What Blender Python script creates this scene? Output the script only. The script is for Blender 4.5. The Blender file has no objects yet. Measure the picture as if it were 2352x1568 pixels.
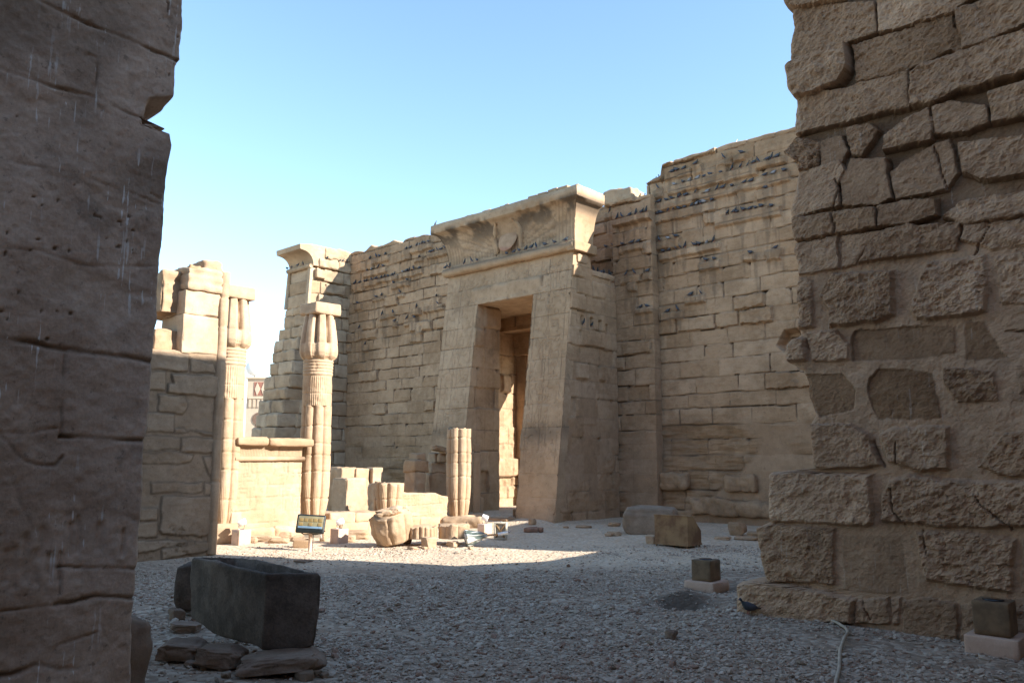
import bpy, math
import numpy as np
from mathutils import Vector, Matrix

# ------------------------------------------------------------------ camera, sky, sun, exposure
scene = bpy.context.scene
COLL = scene.collection
FOC, CX, CY = 1860.0, 1176.0, 784.0            # focal length and centre of a 2352 x 1568 view
PITCH = math.atan(266 / 1860); YAW = math.radians(42.5)
cam_d = bpy.data.cameras.new("camera"); cam = bpy.data.objects.new("camera", cam_d); COLL.objects.link(cam)
cam.location = (0, 0, 1.6); cam.rotation_euler = (math.pi / 2 + PITCH, 0, YAW)
cam_d.sensor_width = 36; cam_d.lens = 36 * FOC / 2352; cam_d.clip_end = 2000; cam_d.clip_start = 0.05
scene.camera = cam

SUN = Vector((2.4, 1.0, 1.45)).normalized()
sun_d = bpy.data.lights.new("sun", 'SUN'); sun_o = bpy.data.objects.new("sun", sun_d); COLL.objects.link(sun_o)
sun_d.energy = 5.0; sun_d.angle = math.radians(0.5); sun_d.color = (1.0, 0.96, 0.90)
sun_o.rotation_euler = (-SUN).to_track_quat('-Z', 'Y').to_euler(); sun_o.location = (10, 10, 30)
world = bpy.data.worlds.new("World"); scene.world = world; world.use_nodes = True
wn = world.node_tree.nodes; wl_ = world.node_tree.links
sky = wn.new('ShaderNodeTexSky'); sky.sky_type = 'NISHITA'; sky.sun_disc = False
sky.sun_elevation = math.asin(SUN.z); sky.sun_rotation = math.atan2(SUN.x, SUN.y)
sky.air_density = 1.0; sky.dust_density = 0.25; sky.ozone_density = 1.0
_mx = wn.new('ShaderNodeMix'); _mx.data_type = 'RGBA'; _mx.blend_type = 'MULTIPLY'; _mx.inputs[0].default_value = 1.0; _mx.inputs[7].default_value = (0.97, 1.06, 1.09, 1)
wl_.new(sky.outputs[0], _mx.inputs[6]); wl_.new(_mx.outputs[2], wn['Background'].inputs[0]); wn['Background'].inputs[1].default_value = 0.13
scene.view_settings.view_transform = 'Standard'; scene.view_settings.look = 'None'
scene.view_settings.exposure = 1.48; scene.view_settings.gamma = 1.0
try:
    scene.cycles.max_bounces = 8; scene.cycles.diffuse_bounces = 6
except Exception:
    pass

# ------------------------------------------------------------------ measuring helpers (where a sight line meets a plane)
_Fh = np.array([-math.sin(YAW), math.cos(YAW), 0]); RT = np.array([math.cos(YAW), math.sin(YAW), 0]); _Z = np.array([0, 0, 1.])
_F = _Fh * math.cos(PITCH) + _Z * math.sin(PITCH); _U = -_Fh * math.sin(PITCH) + _Z * math.cos(PITCH)
EYE = np.array([0, 0, 1.6])
def ray(x, y): return _F + RT * (x - CX) / FOC - _U * (y - CY) / FOC
def on_z(x, y, z=0.0): d = ray(x, y); return EYE + d * (z - EYE[2]) / d[2]
def on_x(x, y, X): d = ray(x, y); return EYE + d * X / d[0]
def on_y(x, y, Y): d = ray(x, y); return EYE + d * Y / d[1]
def depth(p): return float((np.array(p) - EYE) @ _F)

# ------------------------------------------------------------------ noise
def _h(ix, iy, iz, seed):
    n = (ix * 374761393 + iy * 668265263 + iz * 1274126177 + seed * 974711) & 0x7fffffff
    n = ((n ^ (n >> 13)) * 1103515245 + 12345) & 0x7fffffff
    n = ((n ^ (n >> 15)) * 668265263) & 0x7fffffff
    return ((n ^ (n >> 12)) & 0xffff) / 32767.5 - 1.0
def vn2(x, y, s=0):
    x = np.asarray(x, float); y = np.asarray(y, float)
    ix = np.floor(x).astype(np.int64); iy = np.floor(y).astype(np.int64)
    fx = x - ix; fy = y - iy; fx = fx * fx * (3 - 2 * fx); fy = fy * fy * (3 - 2 * fy); z = np.int64(0)
    a = _h(ix, iy, z, s); b = _h(ix + 1, iy, z, s); c = _h(ix, iy + 1, z, s); d = _h(ix + 1, iy + 1, z, s)
    return (a + (b - a) * fx) * (1 - fy) + (c + (d - c) * fx) * fy
def vn3(p, s=0):
    i = np.floor(p).astype(np.int64); f = p - i; f = f * f * (3 - 2 * f)
    r = 0
    for dx in (0, 1):
        for dy in (0, 1):
            for dz in (0, 1):
                w = (f[..., 0] if dx else 1 - f[..., 0]) * (f[..., 1] if dy else 1 - f[..., 1]) * (f[..., 2] if dz else 1 - f[..., 2])
                r = r + w * _h(i[..., 0] + dx, i[..., 1] + dy, i[..., 2] + dz, s)
    return r
def fbm2(x, y, s=0, o=4, g=.5):
    r = 0; a = 1.0; x = np.asarray(x, float); y = np.asarray(y, float)
    for k in range(o):
        r = r + a * vn2(x, y, s + k * 17); a *= g
        x, y = 1.62 * x + 1.18 * y + 3.1, -1.18 * x + 1.62 * y + 7.7
    return r
def fbm3(p, s=0, o=3, g=.5):
    r = 0; a = 1.0; p = np.asarray(p, float)
    for k in range(o):
        r = r + a * vn3(p, s + k * 17); a *= g; p = p * 2.03 + 5.3
    return r
def ss(a, b, x):
    t = np.clip((x - a) / (b - a), 0, 1); return t * t * (3 - 2 * t)

# ------------------------------------------------------------------ objects
def tag(o, label=None, cat=None, group=None, kind=None):
    if label: o['label'] = label
    if cat: o['category'] = cat
    if group: o['group'] = group
    if kind: o['kind'] = kind
    return o
def thing(name, label, cat, loc=(0, 0, 0), group=None, rz=0.0):
    o = bpy.data.objects.new(name, None); COLL.objects.link(o); o.location = [float(v) for v in loc]; o.rotation_euler = (0, 0, rz)
    o.empty_display_size = .2
    return tag(o, label, cat, group)
def mesh_data(name, V, F, mat, col=None, smooth=True):
    """V (n,3); F a list of arrays (m,3) / (m,4) or of index tuples"""
    V = np.asarray(V, np.float32); me = bpy.data.meshes.new(name)
    if not isinstance(F, list): F = [F]
    loops = []; tot = []
    for f in F:
        f = np.asarray(f, np.int32)
        if f.ndim == 1: f = f[None, :]
        loops.append(f.ravel()); tot.append(np.full(len(f), f.shape[1], np.int32))
    loops = np.concatenate(loops); tot = np.concatenate(tot)
    start = np.concatenate([[0], np.cumsum(tot)[:-1]]).astype(np.int32)
    me.vertices.add(len(V)); me.vertices.foreach_set('co', V.ravel())
    me.loops.add(len(loops)); me.loops.foreach_set('vertex_index', loops)
    me.polygons.add(len(tot)); me.polygons.foreach_set('loop_start', start)
    try: me.polygons.foreach_set('loop_total', tot)
    except Exception: pass
    me.polygons.foreach_set('use_smooth', np.full(len(tot), smooth, bool))
    c = np.ones((len(V), 4), np.float32); c[:, :3] = (.5, 0, 0)
    if col is not None: c[:, :3] = np.asarray(col, np.float32).reshape(-1, 3)
    me.update(calc_edges=True); me.validate()
    at = me.attributes.new('Col', 'FLOAT_COLOR', 'POINT'); at.data.foreach_set('color', c.ravel())
    me.materials.append(mat)
    return me
def put(name, V, F, mat, parent=None, col=None, smooth=True, local=False):
    """link a mesh; world coordinates are turned into the parent's own unless local"""
    V = np.asarray(V, float)
    if parent is not None and not local:
        top = parent; M = Matrix.Identity(4)
        chain = []
        while top is not None: chain.append(top); top = top.parent
        for o in reversed(chain): M = M @ (Matrix.Translation(o.location) @ o.rotation_euler.to_matrix().to_4x4())
        Mi = np.array(M.inverted()); V = V @ Mi[:3, :3].T + Mi[:3, 3]
    o = bpy.data.objects.new(name, mesh_data(name, V, F, mat, col, smooth)); COLL.objects.link(o)
    if parent is not None: o.parent = parent
    return o
def copy_tree(o, parent=None):
    c = o.copy(); COLL.objects.link(c)
    if parent is not None: c.parent = parent
    for ch in list(o.children): copy_tree(ch, c)
    return c
class MB:
    """collects shapes for ONE mesh"""
    def __init__(s): s.V = []; s.F = []; s.C = []; s.n = 0
    def add(s, V, F, col=None):
        V = np.asarray(V, float); s.V.append(V)
        c = np.tile((.5, 0, 0), (len(V), 1)) if col is None else np.broadcast_to(np.asarray(col, float), (len(V), 3))
        s.C.append(c)
        for f in (F if isinstance(F, list) else [F]):
            f = np.asarray(f); s.F.append((f[None, :] if f.ndim == 1 else f) + s.n)
        s.n += len(V); return s
    def put(s, name, mat, parent=None, smooth=True, local=False):
        return put(name, np.concatenate(s.V), s.F, mat, parent, np.concatenate(s.C), smooth, local)

# ------------------------------------------------------------------ shape makers: each returns (V, F, col)
def grid_faces(nu, nv, wrap=False):
    i = np.arange(nu if wrap else nu - 1); j = np.arange(nv - 1)
    I, J = np.meshgrid(i, j, indexing='xy'); I2 = (I + 1) % nu
    return np.stack([J * nu + I, J * nu + I2, (J + 1) * nu + I2, (J + 1) * nu + I], -1).reshape(-1, 4)
def rot(rx=0, ry=0, rz=0):
    return np.array((Matrix.Rotation(rz, 3, 'Z') @ Matrix.Rotation(ry, 3, 'Y') @ Matrix.Rotation(rx, 3, 'X')))
def sbox(c, size, R=None, res=.08, bevel=.02, rough=.01, seed=1, grooves=(), gd=.012, nf=4.0, tint=None, lump=0.0, taper=(1, 1)):
    """a worn stone box: rounded edges, noise, optional course grooves; closed"""
    h = np.asarray(size, float) / 2; bevel = min(bevel, h.min() * .9); V = []; F = []; n = 0
    for ax in range(3):
        a, b = (ax + 1) % 3, (ax + 2) % 3
        def line(H):
            k = max(1, int(round(2 * (H - bevel) / res)))
            return np.concatenate([[-H, -H + bevel * .35], np.linspace(-H + bevel, H - bevel, k + 1), [H - bevel * .35, H]])
        la, lb = line(h[a]), line(h[b])
        for sgn in (-1, 1):
            A, B = np.meshgrid(la, lb, indexing='xy'); P = np.zeros(A.shape + (3,)); P[..., ax] = sgn * h[ax]; P[..., a] = A; P[..., b] = B
            f = grid_faces(len(la), len(lb))
            V.append(P.reshape(-1, 3)); F.append((f if sgn > 0 else f[:, ::-1]) + n); n += A.size
    P = np.concatenate(V); q = np.clip(P, -(h - bevel), h - bevel); d = P - q; L = np.linalg.norm(d, axis=1, keepdims=True); N = d / np.maximum(L, 1e-9)
    P = q + N * bevel
    o = np.array([seed * 3.17, seed * 1.31, seed * 7.7])
    disp = rough * fbm3(P * nf + o, seed, 4, .55) + lump * fbm3(P * nf * .3 + o, seed + 5, 2)
    edge = np.clip((np.abs(d) > bevel * .2).sum(1) - 1, 0, 1)
    disp = disp - edge * np.maximum(0, fbm3(P * nf * .8 + o, seed + 9, 2) - .15) * min(rough * 5, h.min() * .25)
    wz = P[:, 2] + .01 * fbm3(P * 3 + o, seed + 3, 2)
    for g in grooves: disp = disp - gd * np.exp(-((wz - g) / .012) ** 2)
    P = P + N * disp[:, None]
    t = (P[:, 2:3] + h[2]) / (2 * h[2]); P[:, 0:1] *= 1 + (taper[0] - 1) * t; P[:, 1:2] *= 1 + (taper[1] - 1) * t
    if R is not None: P = P @ np.asarray(R).T
    P = P + np.asarray(c, float)
    tn = (np.random.RandomState(seed).rand() * .7 + .15) if tint is None else tint
    col = np.zeros((len(P), 3)); col[:, 0] = tn; col[:, 2] = np.clip(-disp * 10, 0, .3)
    return P, F, col
def _ico(sub):
    t = (1 + 5 ** .5) / 2
    v = [(-1, t, 0), (1, t, 0), (-1, -t, 0), (1, -t, 0), (0, -1, t), (0, 1, t), (0, -1, -t), (0, 1, -t), (t, 0, -1), (t, 0, 1), (-t, 0, -1), (-t, 0, 1)]
    f = [(0, 11, 5), (0, 5, 1), (0, 1, 7), (0, 7, 10), (0, 10, 11), (1, 5, 9), (5, 11, 4), (11, 10, 2), (10, 7, 6), (7, 1, 8), (3, 9, 4), (3, 4, 2), (3, 2, 6), (3, 6, 8), (3, 8, 9), (4, 9, 5), (2, 4, 11), (6, 2, 10), (8, 6, 7), (9, 8, 1)]
    v = [np.array(a) / np.linalg.norm(a) for a in v]
    for _ in range(sub):
        m = {}; nf = []
        def mid(a, b):
            k = (min(a, b), max(a, b))
            if k not in m:
                p = v[a] + v[b]; v.append(p / np.linalg.norm(p)); m[k] = len(v) - 1
            return m[k]
        for a, b, c in f:
            ab, bc, ca = mid(a, b), mid(b, c), mid(c, a); nf += [(a, ab, ca), (b, bc, ab), (c, ca, bc), (ab, bc, ca)]
        f = nf
    return np.array(v), np.array(f)
_ICO = {k: _ico(k) for k in (0, 1, 2, 3, 4)}
def rock(c, size, seed=1, box=.6, rough=.12, cuts=5, R=None, sub=4, flat=None):
    N, F = _ICO[sub]; P = np.sign(N) * np.abs(N) ** box; P = P / np.maximum(np.abs(P).max(1, keepdims=True) ** .5, .5)
    r = np.random.RandomState(seed)
    P = P * (1 + rough * fbm3(N * 1.7 + seed * 2.3, seed, 4, .55))[:, None]
    for k in range(cuts):
        d = r.normal(size=3); d /= np.linalg.norm(d); m = (P @ d).max() * (.70 + .2 * r.rand()); e = P @ d - m
        P = P - np.maximum(e, 0)[:, None] * d * .9
    P = P * (1 + rough * .15 * fbm3(N * 9 + seed, seed + 3, 3))[:, None]
    P = P / np.abs(P).max(0) * np.asarray(size) / 2
    if R is not None: P = P @ np.asarray(R).T
    col = np.zeros((len(P), 3)); col[:, 0] = .3 + .4 * r.rand()
    return P + np.asarray(c, float), F, col
def lathe(c, zs, rf, nth=96, R=None, cap=True, colf=None):
    """rf(theta, z) -> radius; closed with end caps"""
    th = np.linspace(0, 2 * np.pi, nth, endpoint=False); T, Zz = np.meshgrid(th, zs, indexing='xy'); Rr = rf(T, Zz)
    P = np.stack([Rr * np.cos(T), Rr * np.sin(T), Zz], -1).reshape(-1, 3); F = [grid_faces(nth, len(zs), True)]
    if cap: F += [np.arange(nth)[::-1], np.arange(nth) + nth * (len(zs) - 1)]
    col = np.zeros((len(P), 3)); col[:, 0] = .5 + .12 * fbm3(P * 2.5, 3, 2)
    if R is not None: P = P @ np.asarray(R).T
    return P + np.asarray(c, float), F, col
def tube(pts, r, n=8, cap=True):
    pts = [np.asarray(p, float) for p in pts]; V = []; rr = r if hasattr(r, '__len__') else [r] * len(pts)
    for i, p in enumerate(pts):
        d = pts[min(i + 1, len(pts) - 1)] - pts[max(i - 1, 0)]; d /= np.linalg.norm(d)
        up = np.array([0, 0, 1.]) if abs(d[2]) < .95 else np.array([1., 0, 0])
        a = np.cross(d, up); a /= np.linalg.norm(a); b = np.cross(a, d)
        for k in range(n):
            t = 2 * np.pi * k / n; V.append(p + rr[i] * (a * math.cos(t) + b * math.sin(t)))
    F = [grid_faces(n, len(pts), True)]
    if cap: F += [np.arange(n), (np.arange(n) + n * (len(pts) - 1))[::-1]]
    return np.array(V), F, None
def prism(poly, axis_vec, R=None):
    """polygon (k,3) pushed along a vector; closed, flat faces with their own corners"""
    p = np.asarray(poly, float); k = len(p); q = p + np.asarray(axis_vec, float); V = [p, q]; F = [np.arange(k)[::-1], np.arange(k) + k]; n = 2 * k
    for i in range(k):
        j = (i + 1) % k; V.append(np.array([p[i], p[j], q[j], q[i]])); F.append(np.arange(4) + n); n += 4
    return np.concatenate(V), F, None

# relief walls: a fine grid over the face whose height follows the masonry
def frame_y(Y0, batter=0.0): return lambda u, z, h: np.stack([u, Y0 + batter * z - h, z], -1)
def frame_x(X0, batter=0.0): return lambda u, z, h: np.stack([X0 - batter * z + h, u, z], -1)
def relief(us, zs, frame, hf, left=None, right=None, top=None, thick=.5, rnd=.05, hole=None, fall=.8, back=True):
    us = np.asarray(us, float); zs = np.asarray(zs, float); nu, nz = len(us), len(zs); U, Z = np.meshgrid(us, zs, indexing='xy')
    if top is not None:
        w = ss(zs[-1] - 1.2, zs[-1], Z); Z = Z + (top(U) - zs[-1]) * w
    e = np.full(U.shape, 9.0)
    if left is not None:
        l = left(Z); U0 = U.copy(); U = U + (l - us[0]) * (1 - ss(us[0], us[0] + fall, U0))
        e = np.minimum(e, U - l)
    if right is not None:
        l = right(Z); U0 = U.copy(); U = U + (l - us[-1]) * ss(us[-1] - fall, us[-1], U0)
        e = np.minimum(e, l - U)
    if top is not None: e = np.minimum(e, top(U) - Z)
    h, col = hf(U, Z)
    if rnd > 0:
        t = np.clip(1 - e / rnd, 0, 1); h = h - rnd * .8 * (1 - np.sqrt(np.maximum(0, 1 - t * t)))
    P = frame(U, Z, h).reshape(-1, 3); F = grid_faces(nu, nz)
    if hole is not None:
        cu = (U.ravel()[F[:, 0]] + U.ravel()[F[:, 2]]) / 2; cz = (Z.ravel()[F[:, 0]] + Z.ravel()[F[:, 2]]) / 2
        F = F[~hole(cu, cz)]
    Fs = [F]; col = np.asarray(col).reshape(-1, 3)
    if back:
        ring = np.concatenate([np.arange(nu), np.arange(1, nz) * nu + nu - 1, (nz - 1) * nu + np.arange(nu - 2, -1, -1), np.arange(nz - 2, 0, -1) * nu])
        B = frame(U.ravel()[ring], Z.ravel()[ring], np.full(len(ring), -thick)); k = len(P); m = len(ring); P = np.concatenate([P, B]); col = np.concatenate([col, col[ring]])
        i = np.arange(m); j = (i + 1) % m
        Fs.append(np.stack([ring[j], ring[i], k + i, k + j], -1)); 
        if hole is None: Fs.append(k + i[::-1])
    return P, Fs, col
def masonry(U, Z, zc, seed, wl=(.7, 1.5), joint=.018, jd=.03, off=.012, boss=.15, bossd=.08, rough=.008, warp=.015, recess=.05, holes=.02):
    uw = U + warp * fbm2(U * 2.3, Z * 2.3, seed, 3); zw = Z + warp * fbm2(U * 2.1 + 9, Z * 2.1, seed + 1, 3)
    zc = np.asarray(zc); ci = np.clip(np.searchsorted(zc, zw.ravel(), side='right') - 1, 0, len(zc) - 2).reshape(U.shape)
    dz0 = zw - zc[ci]; dz1 = zc[ci + 1] - zw; h = np.zeros_like(U); tint = np.full(U.shape, .5); stain = np.zeros_like(U)
    ulo, uhi = uw.min() - 1, uw.max() + 2; du = np.full(U.shape, 9.); r = np.zeros(U.shape + (5,))
    for c in range(len(zc) - 1):
        m = ci == c
        if not m.any(): continue
        rs = np.random.RandomState(seed * 131 + c); k = int((uhi - ulo) / wl[0]) + 3
        js = ulo - rs.rand() * wl[1] + np.cumsum(rs.uniform(wl[0], wl[1], k)); k2 = np.clip(np.searchsorted(js, uw[m]) - 1, 0, k - 2)
        du[m] = np.minimum(uw[m] - js[k2], js[k2 + 1] - uw[m]); r[m] = rs.rand(k, 5)[k2]
    dz = np.minimum(dz0, dz1); d = np.minimum(du, dz)
    ragged = d + .022 * fbm2(U * 7, Z * 9, seed + 4, 3)
    isb = r[..., 1] < boss; pr = bossd * (.45 + .8 * r[..., 2])
    h = h + off * (r[..., 0] - .5) * 2
    h = h + np.where(isb, pr * ss(.012, .036, ragged - .02 * (r[..., 3] > .6)) * (1 + .25 * fbm2(U * 4, Z * 4, seed + 6, 3)), 0)
    h = h - np.where(r[..., 1] > 1 - recess, (.03 + .05 * r[..., 2]) * ss(0, .03, ragged), 0)
    worn = fbm2(U * .9, Z * .9, seed + 11, 2)
    s_h = jd * np.clip(.6 + .9 * vn2(U * 1.6, ci * 7.3, seed + 8), .12, 1.5); s_v = jd * np.clip(-.1 + 1.1 * r[..., 4], .06, 1.1)
    gh = s_h * np.exp(-(dz / joint) ** 2); gv = s_v * np.exp(-(du / (joint * .8)) ** 2)
    g = np.maximum(gh, gv); h = h - g
    hol = (r[..., 3] > 1 - holes * 6) * np.exp(-((dz1) / .05) ** 2 - ((du) / .06) ** 2); h = h - .10 * hol
    h = h + rough * fbm2(U * 5, Z * 7, seed + 20, 4, .6) + rough * .8 * fbm2(U * .8, Z * 1.1, seed + 21, 2)
    tint = .5 + .42 * (r[..., 4] - .5) + .1 * worn
    stain = np.clip(g / jd * .95 + hol, 0, 1)
    return h, tint, stain, ci, r
def poly_sd(U, Z, poly):
    """signed distance (inside positive) to a polygon"""
    p = np.asarray(poly, float); best = np.full(U.shape, 1e9); inside = np.zeros(U.shape, bool)
    for i in range(len(p)):
        a, b = p[i], p[(i + 1) % len(p)]; ab = b - a; t = np.clip(((U - a[0]) * ab[0] + (Z - a[1]) * ab[1]) / max(ab @ ab, 1e-9), 0, 1)
        best = np.minimum(best, np.hypot(U - a[0] - t * ab[0], Z - a[1] - t * ab[1]))
        c = ((a[1] > Z) != (b[1] > Z)) & (U < (b[0] - a[0]) * (Z - a[1]) / (b[1] - a[1] + 1e-12) + a[0]); inside ^= c
    return np.where(inside, best, -best)
def line_d(U, Z, pts):
    best = np.full(U.shape, 1e9)
    for a, b in zip(pts[:-1], pts[1:]):
        a = np.asarray(a, float); b = np.asarray(b, float); ab = b - a; t = np.clip(((U - a[0]) * ab[0] + (Z - a[1]) * ab[1]) / max(ab @ ab, 1e-9), 0, 1)
        best = np.minimum(best, np.hypot(U - a[0] - t * ab[0], Z - a[1] - t * ab[1]))
    return best

# ------------------------------------------------------------------ materials
class NT:
    def __init__(s, name):
        s.m = bpy.data.materials.new(name); s.m.use_nodes = True; s.t = s.m.node_tree; s.b = s.t.nodes['Principled BSDF']
    def n(s, typ, **kw):
        x = s.t.nodes.new(typ)
        for k, v in kw.items():
            if k.startswith('i_'):
                k = k[2:]; x.inputs[int(k) if k.isdigit() else k].default_value = v
            else: setattr(x, k, v)
        return x
    def l(s, a, b): s.t.links.new(a, b)
    def noise(s, vec, scale, detail=5, rough=.55):
        x = s.n('ShaderNodeTexNoise'); x.inputs['Scale'].default_value = scale; x.inputs['Detail'].default_value = detail; x.inputs['Roughness'].default_value = rough
        if vec is not None: s.l(vec, x.inputs['Vector'])
        return x.outputs[0]
    def math(s, op, a, b=None, clamp=False):
        x = s.n('ShaderNodeMath', operation=op, use_clamp=clamp)
        for i, v in enumerate((a, b)):
            if v is None: continue
            if isinstance(v, (int, float)): x.inputs[i].default_value = v
            else: s.l(v, x.inputs[i])
        return x.outputs[0]
    def mix(s, f, a, b, mode='MIX'):
        x = s.n('ShaderNodeMix', data_type='RGBA', blend_type=mode)
        for i, v in ((0, f), (6, a), (7, b)):
            if isinstance(v, (int, float)): x.inputs[i].default_value = v
            elif isinstance(v, tuple): x.inputs[i].default_value = v + (1,) if len(v) == 3 else v
            else: s.l(v, x.inputs[i])
        return x.outputs[2]
    def ramp(s, f, lo, hi):
        x = s.n('ShaderNodeMapRange'); x.interpolation_type = 'SMOOTHSTEP'; x.inputs[1].default_value = lo; x.inputs[2].default_value = hi; s.l(f, x.inputs[0]); return x.outputs[0]
    def mapped(s, vec, sc):
        x = s.n('ShaderNodeMapping'); x.inputs['Scale'].default_value = sc; s.l(vec, x.inputs[0]); return x.outputs[0]
def stone(name, a, b, mortar, dark, bump=.5, bd=.02, streak=0.0, strata=.5, speck=.2, tintk=.55, fine=55, drip=0.0):
    t = NT(name); co = t.n('ShaderNodeTexCoord').outputs['Object']
    n1 = t.noise(co, .8, 5); n2 = t.noise(co, 5.5, 8, .62); n3 = t.noise(co, fine, 5, .65)
    st = t.noise(t.mapped(co, (1.1, 1.1, 11)), 1.6, 6, .6)
    f = t.math('ADD', t.math('MULTIPLY', n1, .45), t.math('ADD', t.math('MULTIPLY', n2, .55 - .3 * strata), t.math('MULTIPLY', st, .3 * strata)))
    c = t.mix(t.ramp(f, .40, .60), a, b)
    at = t.n('ShaderNodeAttribute', attribute_name='Col'); sp = t.n('ShaderNodeSeparateColor'); t.l(at.outputs['Color'], sp.inputs[0])
    big = t.math('ADD', 1 - .22, t.math('MULTIPLY', n1, .44))
    c = t.mix(1.0, c, t.mix(1.0, (1, 1, 1), big, 'MULTIPLY'), 'MULTIPLY')
    mcol = t.mix(t.ramp(n2, .35, .65), tuple(.9 * v for v in mortar), tuple(1.06 * v for v in mortar))
    c = t.mix(sp.outputs[1], c, mcol)
    lo_, hi_ = 1 - tintk / 2, 1 + tintk / 2
    tv = t.mix(sp.outputs[0], (lo_ * 1.08, lo_ * .97, lo_ * .86), (hi_ * .98, hi_, hi_ * 1.04))
    c = t.mix(1.0, c, tv, 'MULTIPLY')
    c = t.mix(t.math('MULTIPLY', sp.outputs[2], t.ramp(n2, .12, .46)), c, dark)
    c = t.mix(t.math('MULTIPLY', t.ramp(t.noise(co, 2.1, 6, .65), .56, .72), .35), c, dark)
    c = t.mix(speck, c, t.mix(1.0, c, t.math('MULTIPLY', n3, 2.0), 'MULTIPLY'))
    c = t.mix(t.math('MULTIPLY', t.ramp(t.noise(co, 17, 4, .7), .60, .70), .45), c, dark)
    if drip > 0:
        dn = t.ramp(t.noise(t.mapped(co, (7, 7, .35)), 1.0, 4, .6), .55, .75)
        c = t.mix(t.math('MULTIPLY', dn, drip), c, dark)
    if streak > 0:
        s1 = t.ramp(t.noise(t.mapped(co, (42, 42, 2.6)), 1.0, 2, .45), .635, .69); s2 = t.ramp(t.noise(co, 1.4, 3), .44, .62)
        c = t.mix(t.math('MULTIPLY', t.math('MULTIPLY', s1, s2), streak), c, (.62, .60, .55))
    t.l(c, t.b.inputs['Base Color']); t.b.inputs['Roughness'].default_value = .94; t.b.inputs['Specular IOR Level'].default_value = .12
    hb = t.math('ADD', t.math('MULTIPLY', n2, .7), t.math('ADD', t.math('MULTIPLY', n3, .3), t.math('MULTIPLY', st, .35 * strata)))
    bp = t.n('ShaderNodeBump'); bp.inputs['Strength'].default_value = bump; bp.inputs['Distance'].default_value = bd; t.l(hb, bp.inputs['Height']); t.l(bp.outputs[0], t.b.inputs['Normal'])
    return t.m
def plain(name, c, rough=.6, metal=0.0, var=.25, sc=8, c2=None, bump=.1, emit=None):
    t = NT(name); co = t.n('ShaderNodeTexCoord').outputs['Object']; n = t.noise(co, sc, 6, .6)
    c2 = c2 or tuple(v * (1 - var) for v in c)
    t.l(t.mix(t.ramp(n, .38, .62), c, c2), t.b.inputs['Base Color']); t.b.inputs['Roughness'].default_value = rough; t.b.inputs['Metallic'].default_value = metal
    bp = t.n('ShaderNodeBump'); bp.inputs['Strength'].default_value = bump; bp.inputs['Distance'].default_value = .01; t.l(t.noise(co, sc * 6, 4), bp.inputs['Height']); t.l(bp.outputs[0], t.b.inputs['Normal'])
    return t.m
DK = (.10, .075, .055)
M_WALL = stone('sandstone_wall', (.30, .20, .119), (.405, .28, .174), (.35, .24, .15), DK, bump=.6, drip=.12)
M_GATE = stone('sandstone_gate', (.335, .234, .144), (.42, .302, .193), (.365, .259, .165), DK, bump=.4, strata=.2, tintk=.35)
M_TOWER = stone('sandstone_tower', (.315, .20, .12), (.42, .279, .172), (.385, .254, .157), (.07, .048, .034), bump=.8, bd=.02, streak=.16, tintk=.85, speck=.3)
M_PIER = stone('sandstone_pier', (.295, .21, .148), (.385, .283, .205), (.37, .27, .19), (.075, .053, .038), bump=.55, streak=.75, strata=.3, speck=.35)
M_PALE = stone('sandstone_pale', (.35, .248, .157), (.43, .318, .212), (.38, .275, .18), (.16, .11, .07), bump=.5, strata=.4, tintk=.3)
M_SHADE = stone('shaded_block', (.25, .182, .12), (.33, .248, .168), (.29, .213, .142), (.10, .072, .05), bump=.5, strata=.5, tintk=.4)  # darker copy of the pale stone: shade put into the colour
M_WING = stone('sandstone_wing', (.36, .265, .172), (.44, .333, .222), (.40, .29, .19), DK, bump=.5, tintk=.4)
M_GRAN = stone('dark_granite', (.082, .066, .053), (.15, .122, .098), (.1, .1, .1), (.035, .032, .03), bump=.7, strata=0, speck=.6, tintk=.3)
M_ROCK = stone('brown_rock', (.17, .12, .085), (.25, .185, .135), (.2, .15, .1), (.07, .05, .04), bump=.6)
M_GREY = stone('grey_boulder', (.20, .15, .105), (.275, .21, .15), (.3, .25, .2), (.1, .09, .08), bump=.5)
M_PINK = stone('pink_plaster_block', (.50, .36, .27), (.56, .42, .33), (.5, .4, .3), (.25, .17, .12), bump=.25, strata=0, tintk=.2)
# ------------------------------------------------------------------ ground
HOLE = on_z(1572, 1384)
def gz(x, y):
    z = .018 * fbm2(x * .5, y * .5, 5, 3) + .006 * fbm2(x * 4, y * 4, 8, 2)
    z = z + .12 * ss(14.2, 15.6, y) * ss(-12.2, -13.4, x)
    dx, dy = (x - HOLE[0]) * RT[0] + (y - HOLE[1]) * RT[1], -(x - HOLE[0]) * RT[1] + (y - HOLE[1]) * RT[0]
    z = z - .13 * np.exp(-(dx / .26) ** 2 - ((dy + .05) / .22) ** 2) + .09 * np.exp(-((dx - .05) / .28) ** 2 - ((dy - .32) / .16) ** 2)
    dx, dy = x - on_z(1660, 1345)[0], y - on_z(1660, 1345)[1]
    return z - .10 * np.exp(-(dx / .25) ** 2 - (dy / .4) ** 2)
def gzs(p): return float(gz(np.array([p[0]]), np.array([p[1]]))[0])
gx = np.concatenate([[-900, -400, -180, -90, -60], np.arange(-40, -20, 2.), np.arange(-20, 1, .075), np.arange(1, 12, 1.), [14, 30, 90, 300, 900]])
gy = np.concatenate([[-900, -200, -60, -20], np.arange(-10, 1.5, 1.), np.arange(1.5, 19, .075), np.arange(19, 40, 2.), [60, 90, 180, 400, 900]])
GX, GY = np.meshgrid(gx, gy, indexing='xy'); GZ = gz(GX, GY)
gcol = np.zeros(GX.shape + (3,))
dpt = -GX * math.sin(YAW) * -1 * -1
dep = (GX * _Fh[0] + GY * _Fh[1])
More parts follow.
